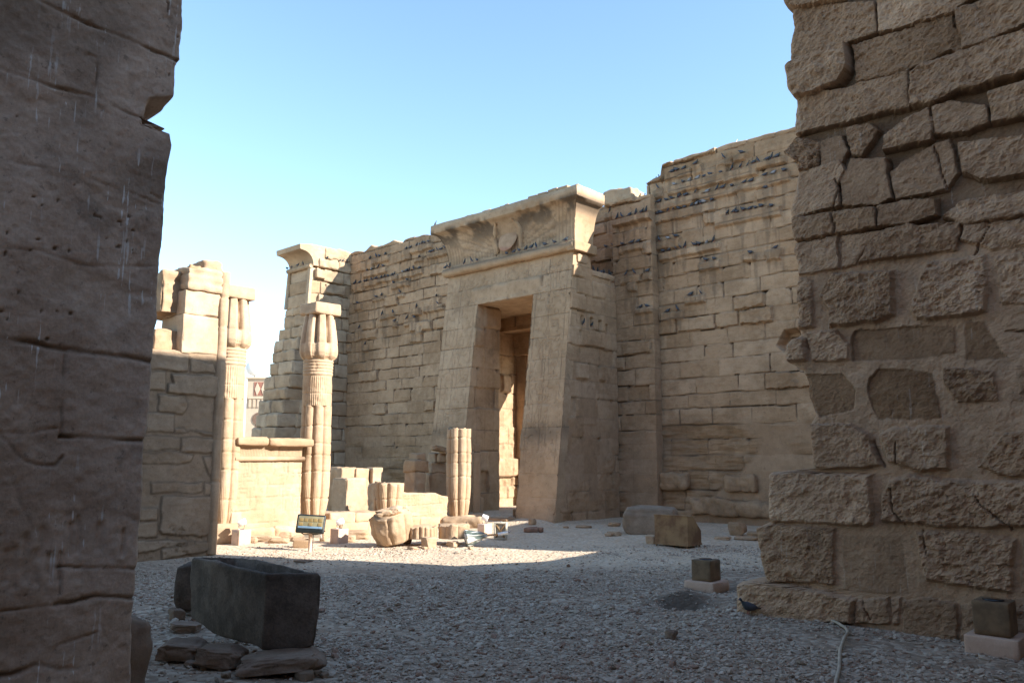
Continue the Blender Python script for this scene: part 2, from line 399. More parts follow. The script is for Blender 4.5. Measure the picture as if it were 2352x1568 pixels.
gcol[..., 0] = np.clip(ss(13.6, 11.5, dep + 1.1 * fbm2(GX * .6, GY * .6, 31, 3)), 0, 1)         # how pebbly
dxh = (GX - HOLE[0]) * RT[0] + (GY - HOLE[1]) * RT[1]; dyh = -(GX - HOLE[0]) * RT[1] + (GY - HOLE[1]) * RT[0]
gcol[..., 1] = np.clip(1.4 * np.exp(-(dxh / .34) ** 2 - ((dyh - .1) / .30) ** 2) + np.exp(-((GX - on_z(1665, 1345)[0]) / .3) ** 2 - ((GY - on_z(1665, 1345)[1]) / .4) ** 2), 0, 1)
t = NT('ground_gravel'); co = t.n('ShaderNodeTexCoord').outputs['Object']
at = t.n('ShaderNodeAttribute', attribute_name='Col'); sp = t.n('ShaderNodeSeparateColor'); t.l(at.outputs['Color'], sp.inputs[0])
vo = t.n('ShaderNodeTexVoronoi'); vo.inputs['Scale'].default_value = 17; t.l(co, vo.inputs['Vector'])
vs = t.n('ShaderNodeSeparateColor'); t.l(vo.outputs['Color'], vs.inputs[0])
peb = t.mix(t.ramp(vs.outputs[0], .1, .9), (.23, .17, .12), (.44, .36, .275))
soil = t.mix(t.ramp(t.noise(co, 3.5, 6, .65), .35, .65), (.235, .172, .12), (.32, .24, .168))
sand = t.mix(t.ramp(t.noise(co, 1.3, 6, .65), .3, .7), (.45, .335, .225), (.56, .43, .30))
vo2 = t.n('ShaderNodeTexVoronoi'); vo2.inputs['Scale'].default_value = 26; t.l(co, vo2.inputs['Vector'])
v2 = t.n('ShaderNodeSeparateColor'); t.l(vo2.outputs['Color'], v2.inputs[0])
sand = t.mix(t.math('MULTIPLY', t.ramp(v2.outputs[1], .45, .6), .7), sand, t.mix(v2.outputs[0], (.27, .21, .15), (.60, .52, .41)))
near = t.mix(t.math('MULTIPLY', t.ramp(vs.outputs[1], .3, .4), .8), soil, peb)
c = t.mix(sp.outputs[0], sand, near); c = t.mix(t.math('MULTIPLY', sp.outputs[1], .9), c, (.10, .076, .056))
t.l(c, t.b.inputs['Base Color']); t.b.inputs['Roughness'].default_value = .96; t.b.inputs['Specular IOR Level'].default_value = .1
bp = t.n('ShaderNodeBump'); bp.inputs['Strength'].default_value = .8; bp.inputs['Distance'].default_value = .02
t.l(t.math('SUBTRACT', t.math('MULTIPLY', t.noise(co, 12, 5), .8), vo.outputs['Distance']), bp.inputs['Height']); t.l(bp.outputs[0], t.b.inputs['Normal'])
M_GROUND = t.m
tag(put('ground', np.stack([GX, GY, GZ], -1).reshape(-1, 3), grid_faces(len(gx), len(gy)), M_GROUND, None, gcol.reshape(-1, 3)), kind='structure')

# ------------------------------------------------------------------ right tower (the big rough wall beside the camera)
YT = 8.2
def A_(pts): return [(1722.6 + x / 3.0336, y / 3.0336) for x, y in pts]
def B_(pts): return [(1722.6 + x / 3.0336, 516.8 + y / 3.0336) for x, y in pts]
def C_(pts): return [(1665.2 + x / 2.9327, 1033.6 + y / 2.9327) for x, y in pts]
BL = [  # outline of each stone, how far it stands out (m), roughness, tint
 (A_([(220, -60), (690, -60), (690, 5), (560, 25), (300, 70), (250, 40)]), .08, 1.2, .5), (A_([(280, 75), (560, 32), (870, 0), (880, 230), (690, 300), (380, 388), (270, 430), (270, 200)]), .03, 1.3, .6),
 (A_([(893, 0), (1640, -60), (1430, 62), (1410, 92), (1080, 180), (895, 232)]), .035, 1.1, .65), (A_([(1432, 62), (1640, 10), (2100, -40), (2100, 90), (1700, 270), (1480, 340), (1440, 190)]), .05, 1.4, .5),
 (A_([(240, 490), (380, 402), (680, 312), (700, 480), (640, 590), (440, 680), (330, 702), (270, 640)]), .13, 1.3, .7), (A_([(712, 312), (1408, 100), (1418, 330), (1190, 455), (742, 578)]), .0, 1.3, .4), (A_([(1420, 190), (1452, 230), (1470, 350), (1415, 358)]), -.01, 1, .45),
 (A_([(300, 712), (690, 607), (1093, 497), (1105, 755), (850, 800), (620, 860), (280, 940)]), .02, 1.2, .55), (A_([(1107, 512), (1200, 450), (1480, 347), (2100, 150), (2100, 470), (1480, 640), (1260, 740), (1112, 750)]), .06, 1.6, .6),
 (A_([(210, 1070), (330, 955), (490, 990), (470, 1150), (340, 1190), (290, 1120)]), .04, 2.6, .3), (A_([(492, 985), (638, 942), (672, 1050), (640, 1128), (490, 1150)]), .01, .5, .6), (A_([(672, 895), (830, 862), (898, 902), (770, 1088), (700, 1088)]), .03, 1.3, .5),
 (A_([(922, 1058), (935, 950), (1100, 832), (1240, 762), (1262, 870), (1262, 978)]), .05, 1.3, .55), (A_([(1262, 752), (1400, 712), (1648, 742), (1668, 858), (1500, 928), (1282, 942)]), .04, 1.1, .5), (A_([(1662, 640), (2100, 520), (2100, 760), (1690, 862)]), .05, 1.5, .6),
 (A_([(255, 1480), (300, 1210), (620, 1122), (688, 1210), (618, 1282), (628, 1432), (270, 1508)]), .02, .8, .6), (A_([(644, 1262), (700, 1112), (948, 1102), (985, 1380), (890, 1418), (642, 1438)]), .02, .6, .65), (A_([(978, 1200), (1090, 1110), (1270, 1012), (1388, 972), (1448, 1200), (1368, 1308), (1002, 1388)]), .0, .8, .5),
 (A_([(1448, 1002), (2100, 930), (2100, 1190), (1650, 1263), (1482, 1208)]), .05, 1.3, .6),
 (A_([(255, 1512), (880, 1438), (890, 1592), (640, 1632), (250, 1690)]), .06, 1.1, .45), (A_([(893, 1432), (1298, 1382), (1308, 1490), (1100, 1560), (900, 1588)]), .05, 1, .55), (A_([(1345, 1500), (1480, 1402), (2100, 1300), (2100, 1480), (1480, 1568)]), .04, 1.3, .5),
 (B_([(270, 130), (618, 72), (628, 308), (340, 352), (300, 240)]), .03, .9, .55), (B_([(642, 72), (928, 42), (830, 150), (738, 288), (640, 308)]), .02, .8, .5), (B_([(932, 42), (1100, 0), (1470, -20), (1440, 178), (1150, 213), (752, 278), (832, 152)]), .04, 1.4, .55),
 (B_([(1482, 0), (2100, -60), (2100, 130), (1680, 178), (1462, 100)]), .03, 1.3, .5), (B_([(300, 360), (438, 378), (448, 718), (310, 728)]), .04, 1.6, .6), (B_([(582, 332), (1008, 317), (1020, 640), (900, 688), (545, 718), (552, 600), (478, 500)]), .07, 1.7, .6),
 (B_([(1105, 600), (1185, 342), (1232, 252), (1640, 207), (1668, 360), (1660, 618), (1400, 648), (1160, 672)]), .06, 1.9, .65), (B_([(1702, 222), (2100, 170), (2100, 540), (1760, 558)]), .03, 1.4, .35),
 (B_([(230, 850), (330, 772), (408, 790), (418, 950), (270, 960)]), .10, 1.2, .6), (B_([(402, 742), (600, 737), (688, 830), (688, 943), (600, 958), (442, 948)]), .05, 1.2, .5), (B_([(722, 732), (1428, 692), (1430, 888), (1100, 948), (702, 948), (692, 820)]), -.03, .5, .12), (B_([(1492, 672), (1638, 667), (1778, 928), (1502, 948)]), -.02, .6, .15),
 (B_([(360, 1040), (640, 1032), (738, 1150), (728, 1288), (480, 1338), (370, 1200)]), -.03, .6, .12), (B_([(822, 1062), (900, 992), (1278, 1022), (1328, 1338), (1100, 1348), (882, 1358), (822, 1200)]), -.02, .7, .1), (B_([(1342, 982), (1698, 1012), (1728, 1238), (1442, 1238), (1352, 1090)]), .02, 2.0, .35), (B_([(1852, 1000), (2100, 930), (2100, 1200), (1862, 1172)]), .0, 1, .25),
 (B_([(400, 1372), (700, 1377), (830, 1450), (868, 1560)]) + C_([(1055, 100), (860, 123), (560, 120)]), .04, 1.2, .45), (B_([(892, 1450), (1000, 1402), (1290, 1387), (1383, 1402)]) + C_([(1520, 130), (1300, 148), (1090, 80)]), .06, 1.3, .5), (B_([(1752, 1460), (2100, 1390)]) + C_([(2200, 190), (1860, 178), (1702, 110)]), .04, 1.5, .45),
 (C_([(260, 160), (420, 142), (998, 152), (1008, 480), (960, 510), (290, 483)]), .06, 1.3, .55), (C_([(1102, 190), (1240, 152), (1700, 202), (2200, 192), (2200, 540), (1500, 518), (1052, 478), (1052, 300)]), .07, 1.9, .5),
 (C_([(160, 520), (320, 492), (738, 522), (743, 908), (240, 883), (180, 650)]), .05, 1.6, .5), (C_([(782, 572), (1188, 572), (1248, 978), (802, 938)]), -.01, .5, .4), (C_([(1272, 532), (1550, 522), (1968, 592), (1938, 968), (1500, 908), (1352, 878), (1302, 700)]), .06, 1.8, .5), (C_([(2000, 600), (2200, 600), (2200, 980), (1990, 960)]), .02, 1, .4),
 (C_([(70, 880), (280, 872), (800, 972), (888, 987), (860, 1170), (60, 1170)]), .10, 1.3, .4), (C_([(882, 1000), (1110, 982), (1110, 1170), (868, 1170)]), .03, 1, .4), (C_([(1117, 990), (1190, 987), (1170, 1170), (1120, 1170)]), .02, 1, .4), (C_([(1197, 1012), (1350, 992), (1558, 1032), (1568, 1300), (1197, 1300)]), .03, 1, .45), (C_([(1580, 1040), (2200, 1060), (2200, 1400), (1580, 1300)]), .02, 1.2, .4)]
BLW = [([tuple(on_y(x, y, YT)[[0, 2]]) for x, y in pts], pr, rg, tn) for pts, pr, rg, tn in BL]
SIL = A_([(225, -300), (228, -60), (235, 0), (255, 45), (290, 75), (300, 180), (280, 320), (290, 430), (265, 490), (290, 640), (330, 705), (325, 800), (310, 960), (232, 1070), (310, 1120), (335, 1190), (320, 1300), (268, 1480), (290, 1530)]) + B_([(312, 120), (300, 180), (332, 300), (325, 450), (335, 600), (340, 760), (265, 850), (280, 960), (370, 1010), (392, 1100), (392, 1200), (440, 1320), (410, 1370), (430, 1560)]) + C_([(580, 20), (600, 118), (292, 150), (298, 480), (205, 525), (230, 650), (282, 875), (100, 885), (105, 1120)])
SW = np.array([on_y(x, y, YT)[[0, 2]] for x, y in SIL]); oi = np.argsort(SW[:, 1], kind='stable'); SWz, SWx = SW[oi, 1], SW[oi, 0]
def tower_left(z): return np.interp(z, SWz, SWx) + .012 * fbm2(z * 6, z * 0 + 3.3, 71, 4)
CRK = [([A_([(600, 1250), (635, 1310), (580, 1440), (585, 1560)])], .02), ([B_([(600, 0), (598, 60)])], .02), ([C_([(1000, -60), (1045, 60), (1070, 105)])], .02), ([C_([(1150, -50), (1160, 90)])], .015), ([C_([(1125, 250), (1140, 410), (1210, 485)])], .02), ([C_([(1690, 295), (1760, 390), (1930, 540)])], .012), ([C_([(1330, 530), (1368, 700)])], .012), ([B_([(1670, 0), (1570, 205)])], .015), ([B_([(1780, 735), (1909, 732)])], .012), ([C_([(930, 1005), (975, 1140)])], .015), ([A_([(960, 1120), (980, 1230), (1000, 1385)])], .018), ([A_([(1280, 1030), (1330, 1200), (1380, 1300)])], .02)]
CRW = [([tuple(on_y(x, y, YT)[[0, 2]]) for x, y in q[0]], w) for q, w in CRK]
def tower_h(U, Z):
    ha, ta, sa, _, _ = masonry(U, Z, np.arange(-.5, 17.5, .62), 41, (.9, 1.7), joint=.03, jd=.07, off=.03, boss=.2, bossd=.08, rough=.015, warp=.03)
    up = ss(3.4, 4.4, Z + .5 * vn2(U * 1.3, Z * 1.3, 77))
    wu = U + .011 * fbm2(U * 3, Z * 3, 51, 3) + .008 * fbm2(U * 15, Z * 15, 55, 3); wz = Z + .011 * fbm2(U * 3 + 40, Z * 3, 52, 3) + .008 * fbm2(U * 15 + 9, Z * 15, 56, 3)
    h = -.012 - .075 * up + .012 * fbm2(U * 3, Z * 3, 53, 4); tint = .52 - .1 * up + .1 * fbm2(U * 2, Z * 2, 54, 3); mort = 1 - up; stain = .55 * up
    mort = mort * np.ones_like(U); rough = np.full(U.shape, .55)
    H = h.copy(); best = np.full(U.shape, -1.)
    for k, (p, pr, rg, tn) in enumerate(BLW):
        q = np.array(p); lo = q.min(0) - .12; hi = q.max(0) + .12
        m = (U > lo[0]) & (U < hi[0]) & (Z > lo[1]) & (Z < hi[1])
        if not m.any(): continue
        d = poly_sd(wu[m], wz[m], p) + .014 * up[m]; s = ss(-.004, .014 + .010 * rg * (pr > .05), d)
        rs = np.random.RandomState(500 + k); sl = rs.normal(size=2) * .03
        face = pr + sl[0] * (U[m] - q[:, 0].mean()) + sl[1] * (Z[m] - q[:, 1].mean()) - .012 * np.exp(-np.maximum(d, 0) / .02) * rg * .5
        face = face + .007 * rg * fbm2(U[m] * 2.2 + k, Z[m] * 3, 60 + k, 3)
        H[m] = H[m] * (1 - s) + face * s; rough[m] = rough[m] * (1 - s) + rg * s
        tint[m] = tint[m] * (1 - s) + (tn + rs.uniform(-.22, .22)) * s; mort[m] = mort[m] * (1 - s); stain[m] = stain[m] * (1 - s) + .25 * s * np.exp(-np.maximum(d, 0) / .03)
    H = H + rough * (.009 * fbm2(U * 9 + Z * 4, Z * 13 - U * 5, 61, 5, .66) + .0025 * np.abs(fbm2(U * 21 + Z * 9, Z * 30 - U * 8, 62, 3)) + .0035 * fbm2(U * 34, Z * 34, 66, 3) - .010 * ss(.45, .8, fbm2(U * 11, Z * 12, 67, 3)))
    for p, w in CRW:
        d = line_d(wu, wz, p); w2 = w * (.32 + .25 * vn2(U * 4, Z * 4, 79)) + .002; H = H - .035 * np.exp(-(d / w2) ** 2); stain = np.maximum(stain, .55 * np.exp(-(d / w2) ** 2))
    ul = np.interp(Z, [0, 2.6, 5.72], [-1.5, -1.3, -1.05]); f = np.maximum(ss(0, .25, U - ul), ss(6.75, 7.1, Z - (U + 3.4) * -.4))
    H = H * (1 - f) + ha * f; tint = tint * (1 - f) + ta * f; stain = stain * (1 - f) + sa * f * .8; mort = mort * (1 - f)
    low = ss(3.0, 0.3, Z) ; H = H + .10 * ss(.25, .1, Z) * 0
    return H, np.stack([tint, mort, stain], -1)
tower = thing('stone_tower', 'huge rough stone tower of worn irregular blocks rising out of frame at right', 'stone tower', (1, 9.5, 0))
us = np.concatenate([np.arange(-4.42, -1.0, .0135), np.arange(-1.0, 9, .12)]); zs = np.concatenate([np.arange(-.15, 7.3, .0135), np.arange(7.3, 9.21, .12)])
V, F, col = relief(us, zs, frame_y(YT), tower_h, left=tower_left, thick=.5, rnd=.06, fall=2.4)
put('rough_face', V, F, M_TOWER, tower, col, False)
V, F, _ = prism([(-3.25, 8.35, 0), (-3.25, 8.35, 9.2), (-3.25, 11.02, 9.2), (-3.25, 11.02, 0)], (12.0, 0, 0)); put('core', V, F, M_TOWER, tower, None, False)
prof = [(10.88, 0), (10.88, 3.64), (11.05, 3.48), (11.45, 3.33), (11.9, 3.08), (13.0, 3.12), (13.78, 3.2), (13.8, 4.92), (15.3, 4.95), (16.4, 5.3), (17.5, 5.8), (18.2, 6.0), (21.5, 6.2), (21.5, 0)]  # outline of an unseen wall, shaped to cast the court's shadow edges
side = thing('shadow_wall', 'unseen wall behind the rough tower, shaped to cast the court shadow', 'wall', (-3.1, 14, 0))
V, F, _ = prism([(-3.25, y, z) for y, z in prof], (.28, 0, 0)); put('masonry', V, F, M_WALL, side, None, False)

# ------------------------------------------------------------------ left pier (smooth jamb in the near shade, bird-streaked)
XP = -5.2
def L1(pts): return [tuple(on_x(x * .5127, y * .5127, XP)[[1, 2]]) for x, y in pts]
def L2(pts): return [tuple(on_x(x * .5237, 746.5 + y * .5237, XP)[[1, 2]]) for x, y in pts]
PS = L1([(826, -400), (824, 0), (828, 80), (815, 200), (819, 262), (797, 290), (788, 425), (778, 465), (745, 488), (690, 512), (664, 535), (668, 560), (750, 574), (772, 600), (778, 640), (765, 700), (745, 850), (740, 940), (730, 1060), (720, 1190), (712, 1300), (705, 1440)]) + L2([(684, 20), (670, 200), (655, 400), (642, 505), (628, 620), (630, 700), (615, 900), (605, 1060), (595, 1190), (588, 1250), (582, 1400), (577, 1568)])
PS = np.array(PS); oi = np.argsort(PS[:, 1], kind='stable'); PSz, PSy = PS[oi, 1], PS[oi, 0]
PSz = np.concatenate([[-.3], PSz, [12]]); PSy = np.concatenate([[PSy[0]], PSy, [PSy[-1]]])
def pier_edge(z): return np.interp(z, PSz, PSy) + .006 * fbm2(z * 8, z * 0 + 1.7, 91, 3)
JL = [(L1([(100, -60), (180, 0), (370, 95), (560, 165), (830, 282)]), .9, .010), (L1([(-20, 300), (200, 375), (420, 430), (600, 515), (672, 540)]), .8, .008), (L1([(-20, 725), (50, 722), (380, 790), (745, 922)]), .5, .008), (L1([(400, 240), (440, 255), (428, 450), (462, 490)]), .8, .007),
 (L1([(-20, 1108), (170, 1122), (380, 1190), (722, 1192)]), .4, .008), (L1([(680, 870), (745, 900)]), .6, .006), (L2([(-10, 55), (100, 72), (330, 112), (690, 160)]), 1.2, .014), (L2([(287, 110), (266, 490)]), .5, .009), (L2([(264, 488), (430, 497), (660, 510)]), 1.6, .012), (L2([(-10, 468), (110, 475), (250, 452)]), .4, .007),
 (L2([(-10, 465), (60, 540), (110, 602), (238, 612), (270, 580)]), .6, .010), (L2([(0, 690), (60, 700), (150, 900)]), .3, .01), (L2([(300, 830), (420, 800), (600, 850)]), .5, .02), (L2([(262, 1058), (430, 1062), (610, 1066)]), .8, .008), (L2([(240, 1226), (300, 1220), (420, 1188), (610, 1196)]), 1.3, .010), (L2([(-10, 1250), (80, 1240), (240, 1228)]), .5, .007),
 (L2([(-10, 1540), (60, 1530), (150, 1492), (250, 1508), (350, 1500)]), 1.4, .014), (L2([(268, 1060), (262, 1180)]), .5, .007), (L2([(200, 1500), (250, 1400), (420, 1350)]), .4, .006)]
FLUTE = [(L2([(x, y0), (x - 6, y1)]), w) for x, y0, y1, w in ((60, 990, 1150, .022), (118, 930, 1120, .02), (155, 990, 1130, .018), (190, 900, 1010, .022), (225, 1010, 1120, .018), (318, 870, 1000, .018), (350, 840, 990, .014), (440, 870, 980, .02), (545, 900, 1010, .012), (25, 1000, 1120, .02), (270, 1000, 1120, .012))]
NOTCH = L1([(672, 438), (800, 432), (800, 500), (700, 530), (640, 560)])
def pier_h(U, Z):
    wu = U + .006 * fbm2(U * 9, Z * 9, 81, 3); wz = Z + .006 * fbm2(U * 9 + 5, Z * 9, 82, 3)
    h = .010 * fbm2(U * 1.6, Z * 1.6, 83, 3) + .0042 * fbm2(U * 22, Z * 22, 84, 4) + .004 * fbm2(U * 6, Z * 6, 85, 3); st = np.zeros_like(U)
    for p, a, w in JL:
        q = np.array(p); d = line_d(wu, wz, p); g = a * np.clip(.65 + .7 * vn2(U * 7, Z * 7, 87), .1, 1.3); h = h - .022 * g * np.exp(-(d / w) ** 2); st = np.maximum(st, np.clip(g, 0, 1) * .8 * np.exp(-(d / w) ** 2))
        if a > .75:      # the stone above the joint stands slightly proud
            zi = np.interp(U, q[:, 0], q[:, 1]) if q[-1, 0] > q[0, 0] else np.interp(U, q[::-1, 0], q[::-1, 1]); h = h + .010 * a * ss(0, .25, Z - zi) * ss(.6, .25, Z - zi) * 0
    for p, w in FLUTE:
        d = line_d(wu, wz, p); h = h - .020 * np.exp(-(d / w) ** 2)
    cv = poly_sd(wu, wz, NOTCH); h = h - .16 * ss(-.01, .05, cv)
    pit = ((vn2(U * 24, Z * 24, 88) > .86) & (vn2(U * 2, Z * 2, 89) > .0)); h = h - .012 * pit; st = np.maximum(st, .7 * pit)
    er = ss(.35, .75, fbm2(U * 1.5, Z * 1.5, 90, 3)); h = h - .012 * er
    dk = ss(.1, .8, fbm2(U * 1.1 + 3, Z * .9, 92, 3)); st = np.maximum(st, .5 * dk)
    brown = ss(1.5, .8, Z)
    return h, np.stack([.5 + .25 * fbm2(U * .9, Z * .9, 93, 3) + .12 * brown, .55 * er, st], -1)
pier = thing('stone_pier', 'smooth dark stone pier streaked with white bird droppings, close at left', 'stone pier', (-6, 1, 0))
us = np.concatenate([np.arange(-5, .9, .25), np.arange(.9, 2.36, .0105)]); zs = np.concatenate([np.arange(-.1, 5.1, .0105), np.arange(5.1, 9.5, .25)])
V, F, col = relief(us, zs, frame_x(XP), pier_h, right=pier_edge, thick=2.6, rnd=.03, fall=.35)
put('streaked_face', V, F, M_PIER, pier, col)
pb = on_x(312, 1470, XP - .1)
V, F, col = sbox((XP - .42, pb[1] + .02, .28), (.6, .22, .62), res=.03, bevel=.06, rough=.03, seed=12, nf=5); put('broken_footing', V, F, M_ROCK, pier, col)

# ------------------------------------------------------------------ gateway
BG = .125; YG = 15.3; XL, XR, DL, DR, ZD, ZTG = -17.36, -12.64, -16.02, -13.93, 5.9, 6.92
gate = thing('temple_gateway', 'tall battered sandstone gateway with flaring cavetto cornice and open dark doorway', 'gateway', (-15, 16.5, 0))
rsG = np.random.RandomState(7)
GZc = np.array([0, .62, 1.2, 1.78, 2.35, 2.95, 3.55, 4.1, 4.68, 5.25, 5.9, 6.4, 6.95])
STROKES = []
for k in range(1500):
    zr = rsG.rand(); u = rsG.uniform(XL + .12, XR - .12); z = rsG.uniform(.9, 6.7)
    if DL - .08 < u < DR + .08 and z < ZD + .05: continue
    a = rsG.choice([0, math.pi / 2, math.pi / 2, rsG.uniform(0, 3.1)]); L = rsG.uniform(.03, .13); cu = rsG.uniform(-.06, .06)
    STROKES.append(((u, z), (u + L * .5 * math.cos(a) + cu * .4, z + L * .5 * math.sin(a)), (u + L * math.cos(a), z + L * math.sin(a))))
for u0 in (XL + .14, XL + .62, DL - .12, DR + .12, DR + .6, XR - .14):
    z = 1.4
    while z < 5.9:
        L = rsG.uniform(.5, 1.2); STROKES.append(((u0, z), (u0 + .004, z + L * .5), (u0, z + L))); z += L + rsG.uniform(.02, .3)
for k in range(16):
    u = XL + .25 + k * .29; STROKES.append(((u, ZD + .16), (u, ZD + .4), (u, ZD + .52 + .1 * rsG.rand())))
for (u, z, s) in [(XL + .66, 4.2, 1.), (XL + .64, 2.5, 1.), (DR + .62, 4.3, 1.), (DR + .66, 2.6, 1.1), (-15.9, 6.3, .5), (-14.9, 6.3, .5), (-14.2, 6.3, .5), (-13.2, 6.3, .5), (-16.8, 6.3, .5)]:   # standing figures, a few carved lines each
    for q in ([(-.08, -.6), (-.1, -.1), (-.16, .3), (.16, .3), (.1, -.1), (.12, -.6)], [(-.16, .3), (-.26, 0), (-.2, -.15)], [(.16, .3), (.34, .22), (.42, .3)], [(0, .32), (-.07, .42), (0, .52), (.08, .45), (.03, .33)], [(-.08, .5), (.0, .72), (.06, .5)], [(-.12, -.1), (.14, -.15)]):
        for p0, p1 in zip(q[:-1], q[1:]): STROKES.append(((u + s * p0[0], z + s * p0[1]), (u + s * (p0[0] + p1[0]) / 2, z + s * (p0[1] + p1[1]) / 2), (u + s * p1[0], z + s * p1[1])))
def gate_h(U, Z):
    h, tint, st, ci, r = masonry(U, Z, GZc, 17, (.55, 1.25), joint=.012, jd=.016, off=.003, boss=0, rough=.003, warp=.006, recess=0, holes=0)
    er = ss(2.7, 1.9, Z + .9 * fbm2(U * .8, Z * .7, 18, 4)); keep = 1 - .85 * er
    h = h * (.4 + .6 * keep) + er * (.02 * fbm2(U * 1.4, Z * 2.2, 19, 4) - .012)
    cut = np.zeros_like(U)
    for p in STROKES:
        q = np.array(p); lo = q.min(0) - .05; hi = q.max(0) + .05; m = (U > lo[0]) & (U < hi[0]) & (Z > lo[1]) & (Z < hi[1])
        if m.any(): cut[m] = np.maximum(cut[m], np.exp(-(line_d(U[m], Z[m], p) / .016) ** 2))
    h = h - .014 * cut * keep; edge = ss(.05, 0, np.minimum(np.abs(U - DL), np.abs(U - DR)) + (Z > ZD)) * np.clip(fbm2(U * 4, Z * 4, 23, 3) - .2, 0, 1); h = h - .05 * edge
    low = np.exp(-((Z - 2.2) / .25) ** 2) * (.5 + .5 * vn2(U * 2, Z * 2, 25))
    return h, np.stack([.5 + (tint - .5) * .6 - .22 * np.clip(low, 0, 1) + .10 * ss(2, .6, Z) * fbm2(U * 2, Z * 2, 26, 3), er * .5 * (.5 + .5 * vn2(U * 1.5, Z * 1.5, 27)), np.clip(st * .5 * keep + .16 * cut * keep + .75 * np.clip(low, 0, 1), 0, 1)], -1)
def lin(a, b, st): return np.linspace(a, b, max(2, int(round((b - a) / st)) + 1))
us = np.concatenate([lin(XL, DL, .024), lin(DL, DR, .024)[1:], lin(DR, XR, .024)[1:]]); zs = np.concatenate([lin(-.2, ZD, .024), lin(ZD, ZTG + .1, .024)[1:]])
V, F, col = relief(us, zs, frame_y(YG, BG), gate_h, thick=.3, rnd=.02, hole=lambda u, z: (u > DL) & (u < DR) & (z < ZD))
# close the reveals of the opening on the thin face shell
put('front_face', V, F, M_GATE, gate, col, False)
def side_h(U, Z):
    h, tint, st, ci, r = masonry(U, Z, np.array([-.3, .25, .75, 1.2, 1.66, 2.1, 2.6, 3.1, 3.55, 4.0, 4.45, 4.9, 5.35, 5.8, 6.2, 6.56, 6.95, 7.4]), 29, (.5, .95), joint=.016, jd=.02, off=.008, boss=.0, rough=.006, recess=.02, holes=.015)
    pr = (r[..., 1] < .62) & (U < 17.45) & (Z > 3.6); dz = .5
    h = h + np.where(pr, .07 * (.5 + .7 * r[..., 2]) * ss(15.75, 15.95, U - .02) , 0) * ss(.0, .4, np.clip(st * -1 + .7, 0, 1))
    for uu, zz in ((16.2, 5.17), (16.52, 5.12), (16.84, 5.1), (17.2, 5.06), (17.55, 5.0)):
        n = (np.abs(U - uu) < .06) & (np.abs(Z - zz) < .12); h = np.where(n, -.16, h)
    er = ss(3.2, 2.2, Z + .6 * fbm2(U * 1.1, Z, 30, 3)); pl = ss(.2, .5, fbm2(U * .9 + 3, Z * .9, 33, 3)) * er
    h = h * (1 - .7 * pl) + er * .028 * fbm2(U * 1.6, Z * 2.6, 34, 4) * (1 - pl); patch = (np.abs(U - 16.65) < .36) & (np.abs(Z - 2.95) < .52); h = np.where(patch, .012, h)
    return h, np.stack([tint - .12 * er * (1 - pl), np.maximum(pl, patch * 1.), np.clip(.7 * st * (1 - pl), 0, 1)], -1)
for X, nm in ((XR, 1), (XL, -1)):
    us = lin(YG - .1, 18.02, .03); zs = lin(-.2, 6.52, .03)
    fr = (lambda u, z, h: np.stack([XR + h - .004, np.maximum(u, YG + BG * z - .0), z], -1)) if nm > 0 else (lambda u, z, h: np.stack([XL - h * .3 + .004, np.maximum(u, YG + BG * z), z], -1))
    V, F, col = relief(us, zs, fr, side_h, thick=.3 * nm, rnd=0, back=False)
    put('side_face', V, [f[:, ::-1] for f in F] if nm < 0 else F, M_WALL, gate, col)
def rbox(mb, x0, x1, y0, y1, z0, z1, **k):
    V, F, C = sbox(((x0 + x1) / 2, (y0 + y1) / 2, (z0 + z1) / 2), (x1 - x0, y1 - y0, z1 - z0), **k); mb.add(V, F, C)
mb = MB()       # the upper body under the cornice and the ledge on top of the lower part
rbox(mb, XL + .02, XR - .012, 16.16, 16.92, 6.5, 7.25, res=.08, bevel=.03, rough=.012, seed=3, grooves=(-.05,))
rbox(mb, XL + .02, XR - .006, 16.9, 18.02, 6.38, 6.54, res=.08, bevel=.03, rough=.015, seed=4)
rbox(mb, XR - .25, XR + .05, 16.28, 16.75, 6.62, 6.88, res=.04, bevel=.05, rough=.03, seed=6)
mb.put('ledge', M_WALL, gate)
# the passage: front reveals, wider recess behind, rear jambs, ceiling
def rev_h(sd):
    def f(U, Z):
        h, tint, st, ci, r = masonry(U, Z, GZc, sd, (.5, 1.0), joint=.012, jd=.016, off=.004, boss=.06, bossd=.05, rough=.005, warp=.006, holes=.01)
        er = ss(2.4, 1.6, Z + .7 * fbm2(U * 1.3, Z, sd + 2, 3)); h = h + er * .02 * fbm2(U * 2, Z * 2.5, sd + 3, 4)
        cut = (np.exp(-((np.mod(U * 1., .33) - .16) / .02) ** 2) * (vn2(U * 3, Z * 1.2, sd + 5) > 0)) * (1 - er); h = h - .012 * cut
        return h, np.stack([tint, er * .5, st * .8], -1)
    return f
us = lin(YG - .05, 16.95, .03); zs = lin(-.1, ZD + .02, .03)
fr = lambda u, z, h: np.stack([DL + h, np.maximum(u, YG + BG * z + .004), z], -1)
V, F, col = relief(us, zs, fr, rev_h(61), thick=.25, rnd=0, back=False); put('door_reveal', V, F, M_GATE, gate, col)
fr = lambda u, z, h: np.stack([DR - h, np.maximum(u, YG + BG * z + .004), z], -1)
V, F, col = relief(us, zs, fr, rev_h(62), thick=.25, rnd=0, back=False); put('door_reveal', V, [f[:, ::-1] for f in F], M_GATE, gate, col)
us = lin(16.90, 19.15, .024)
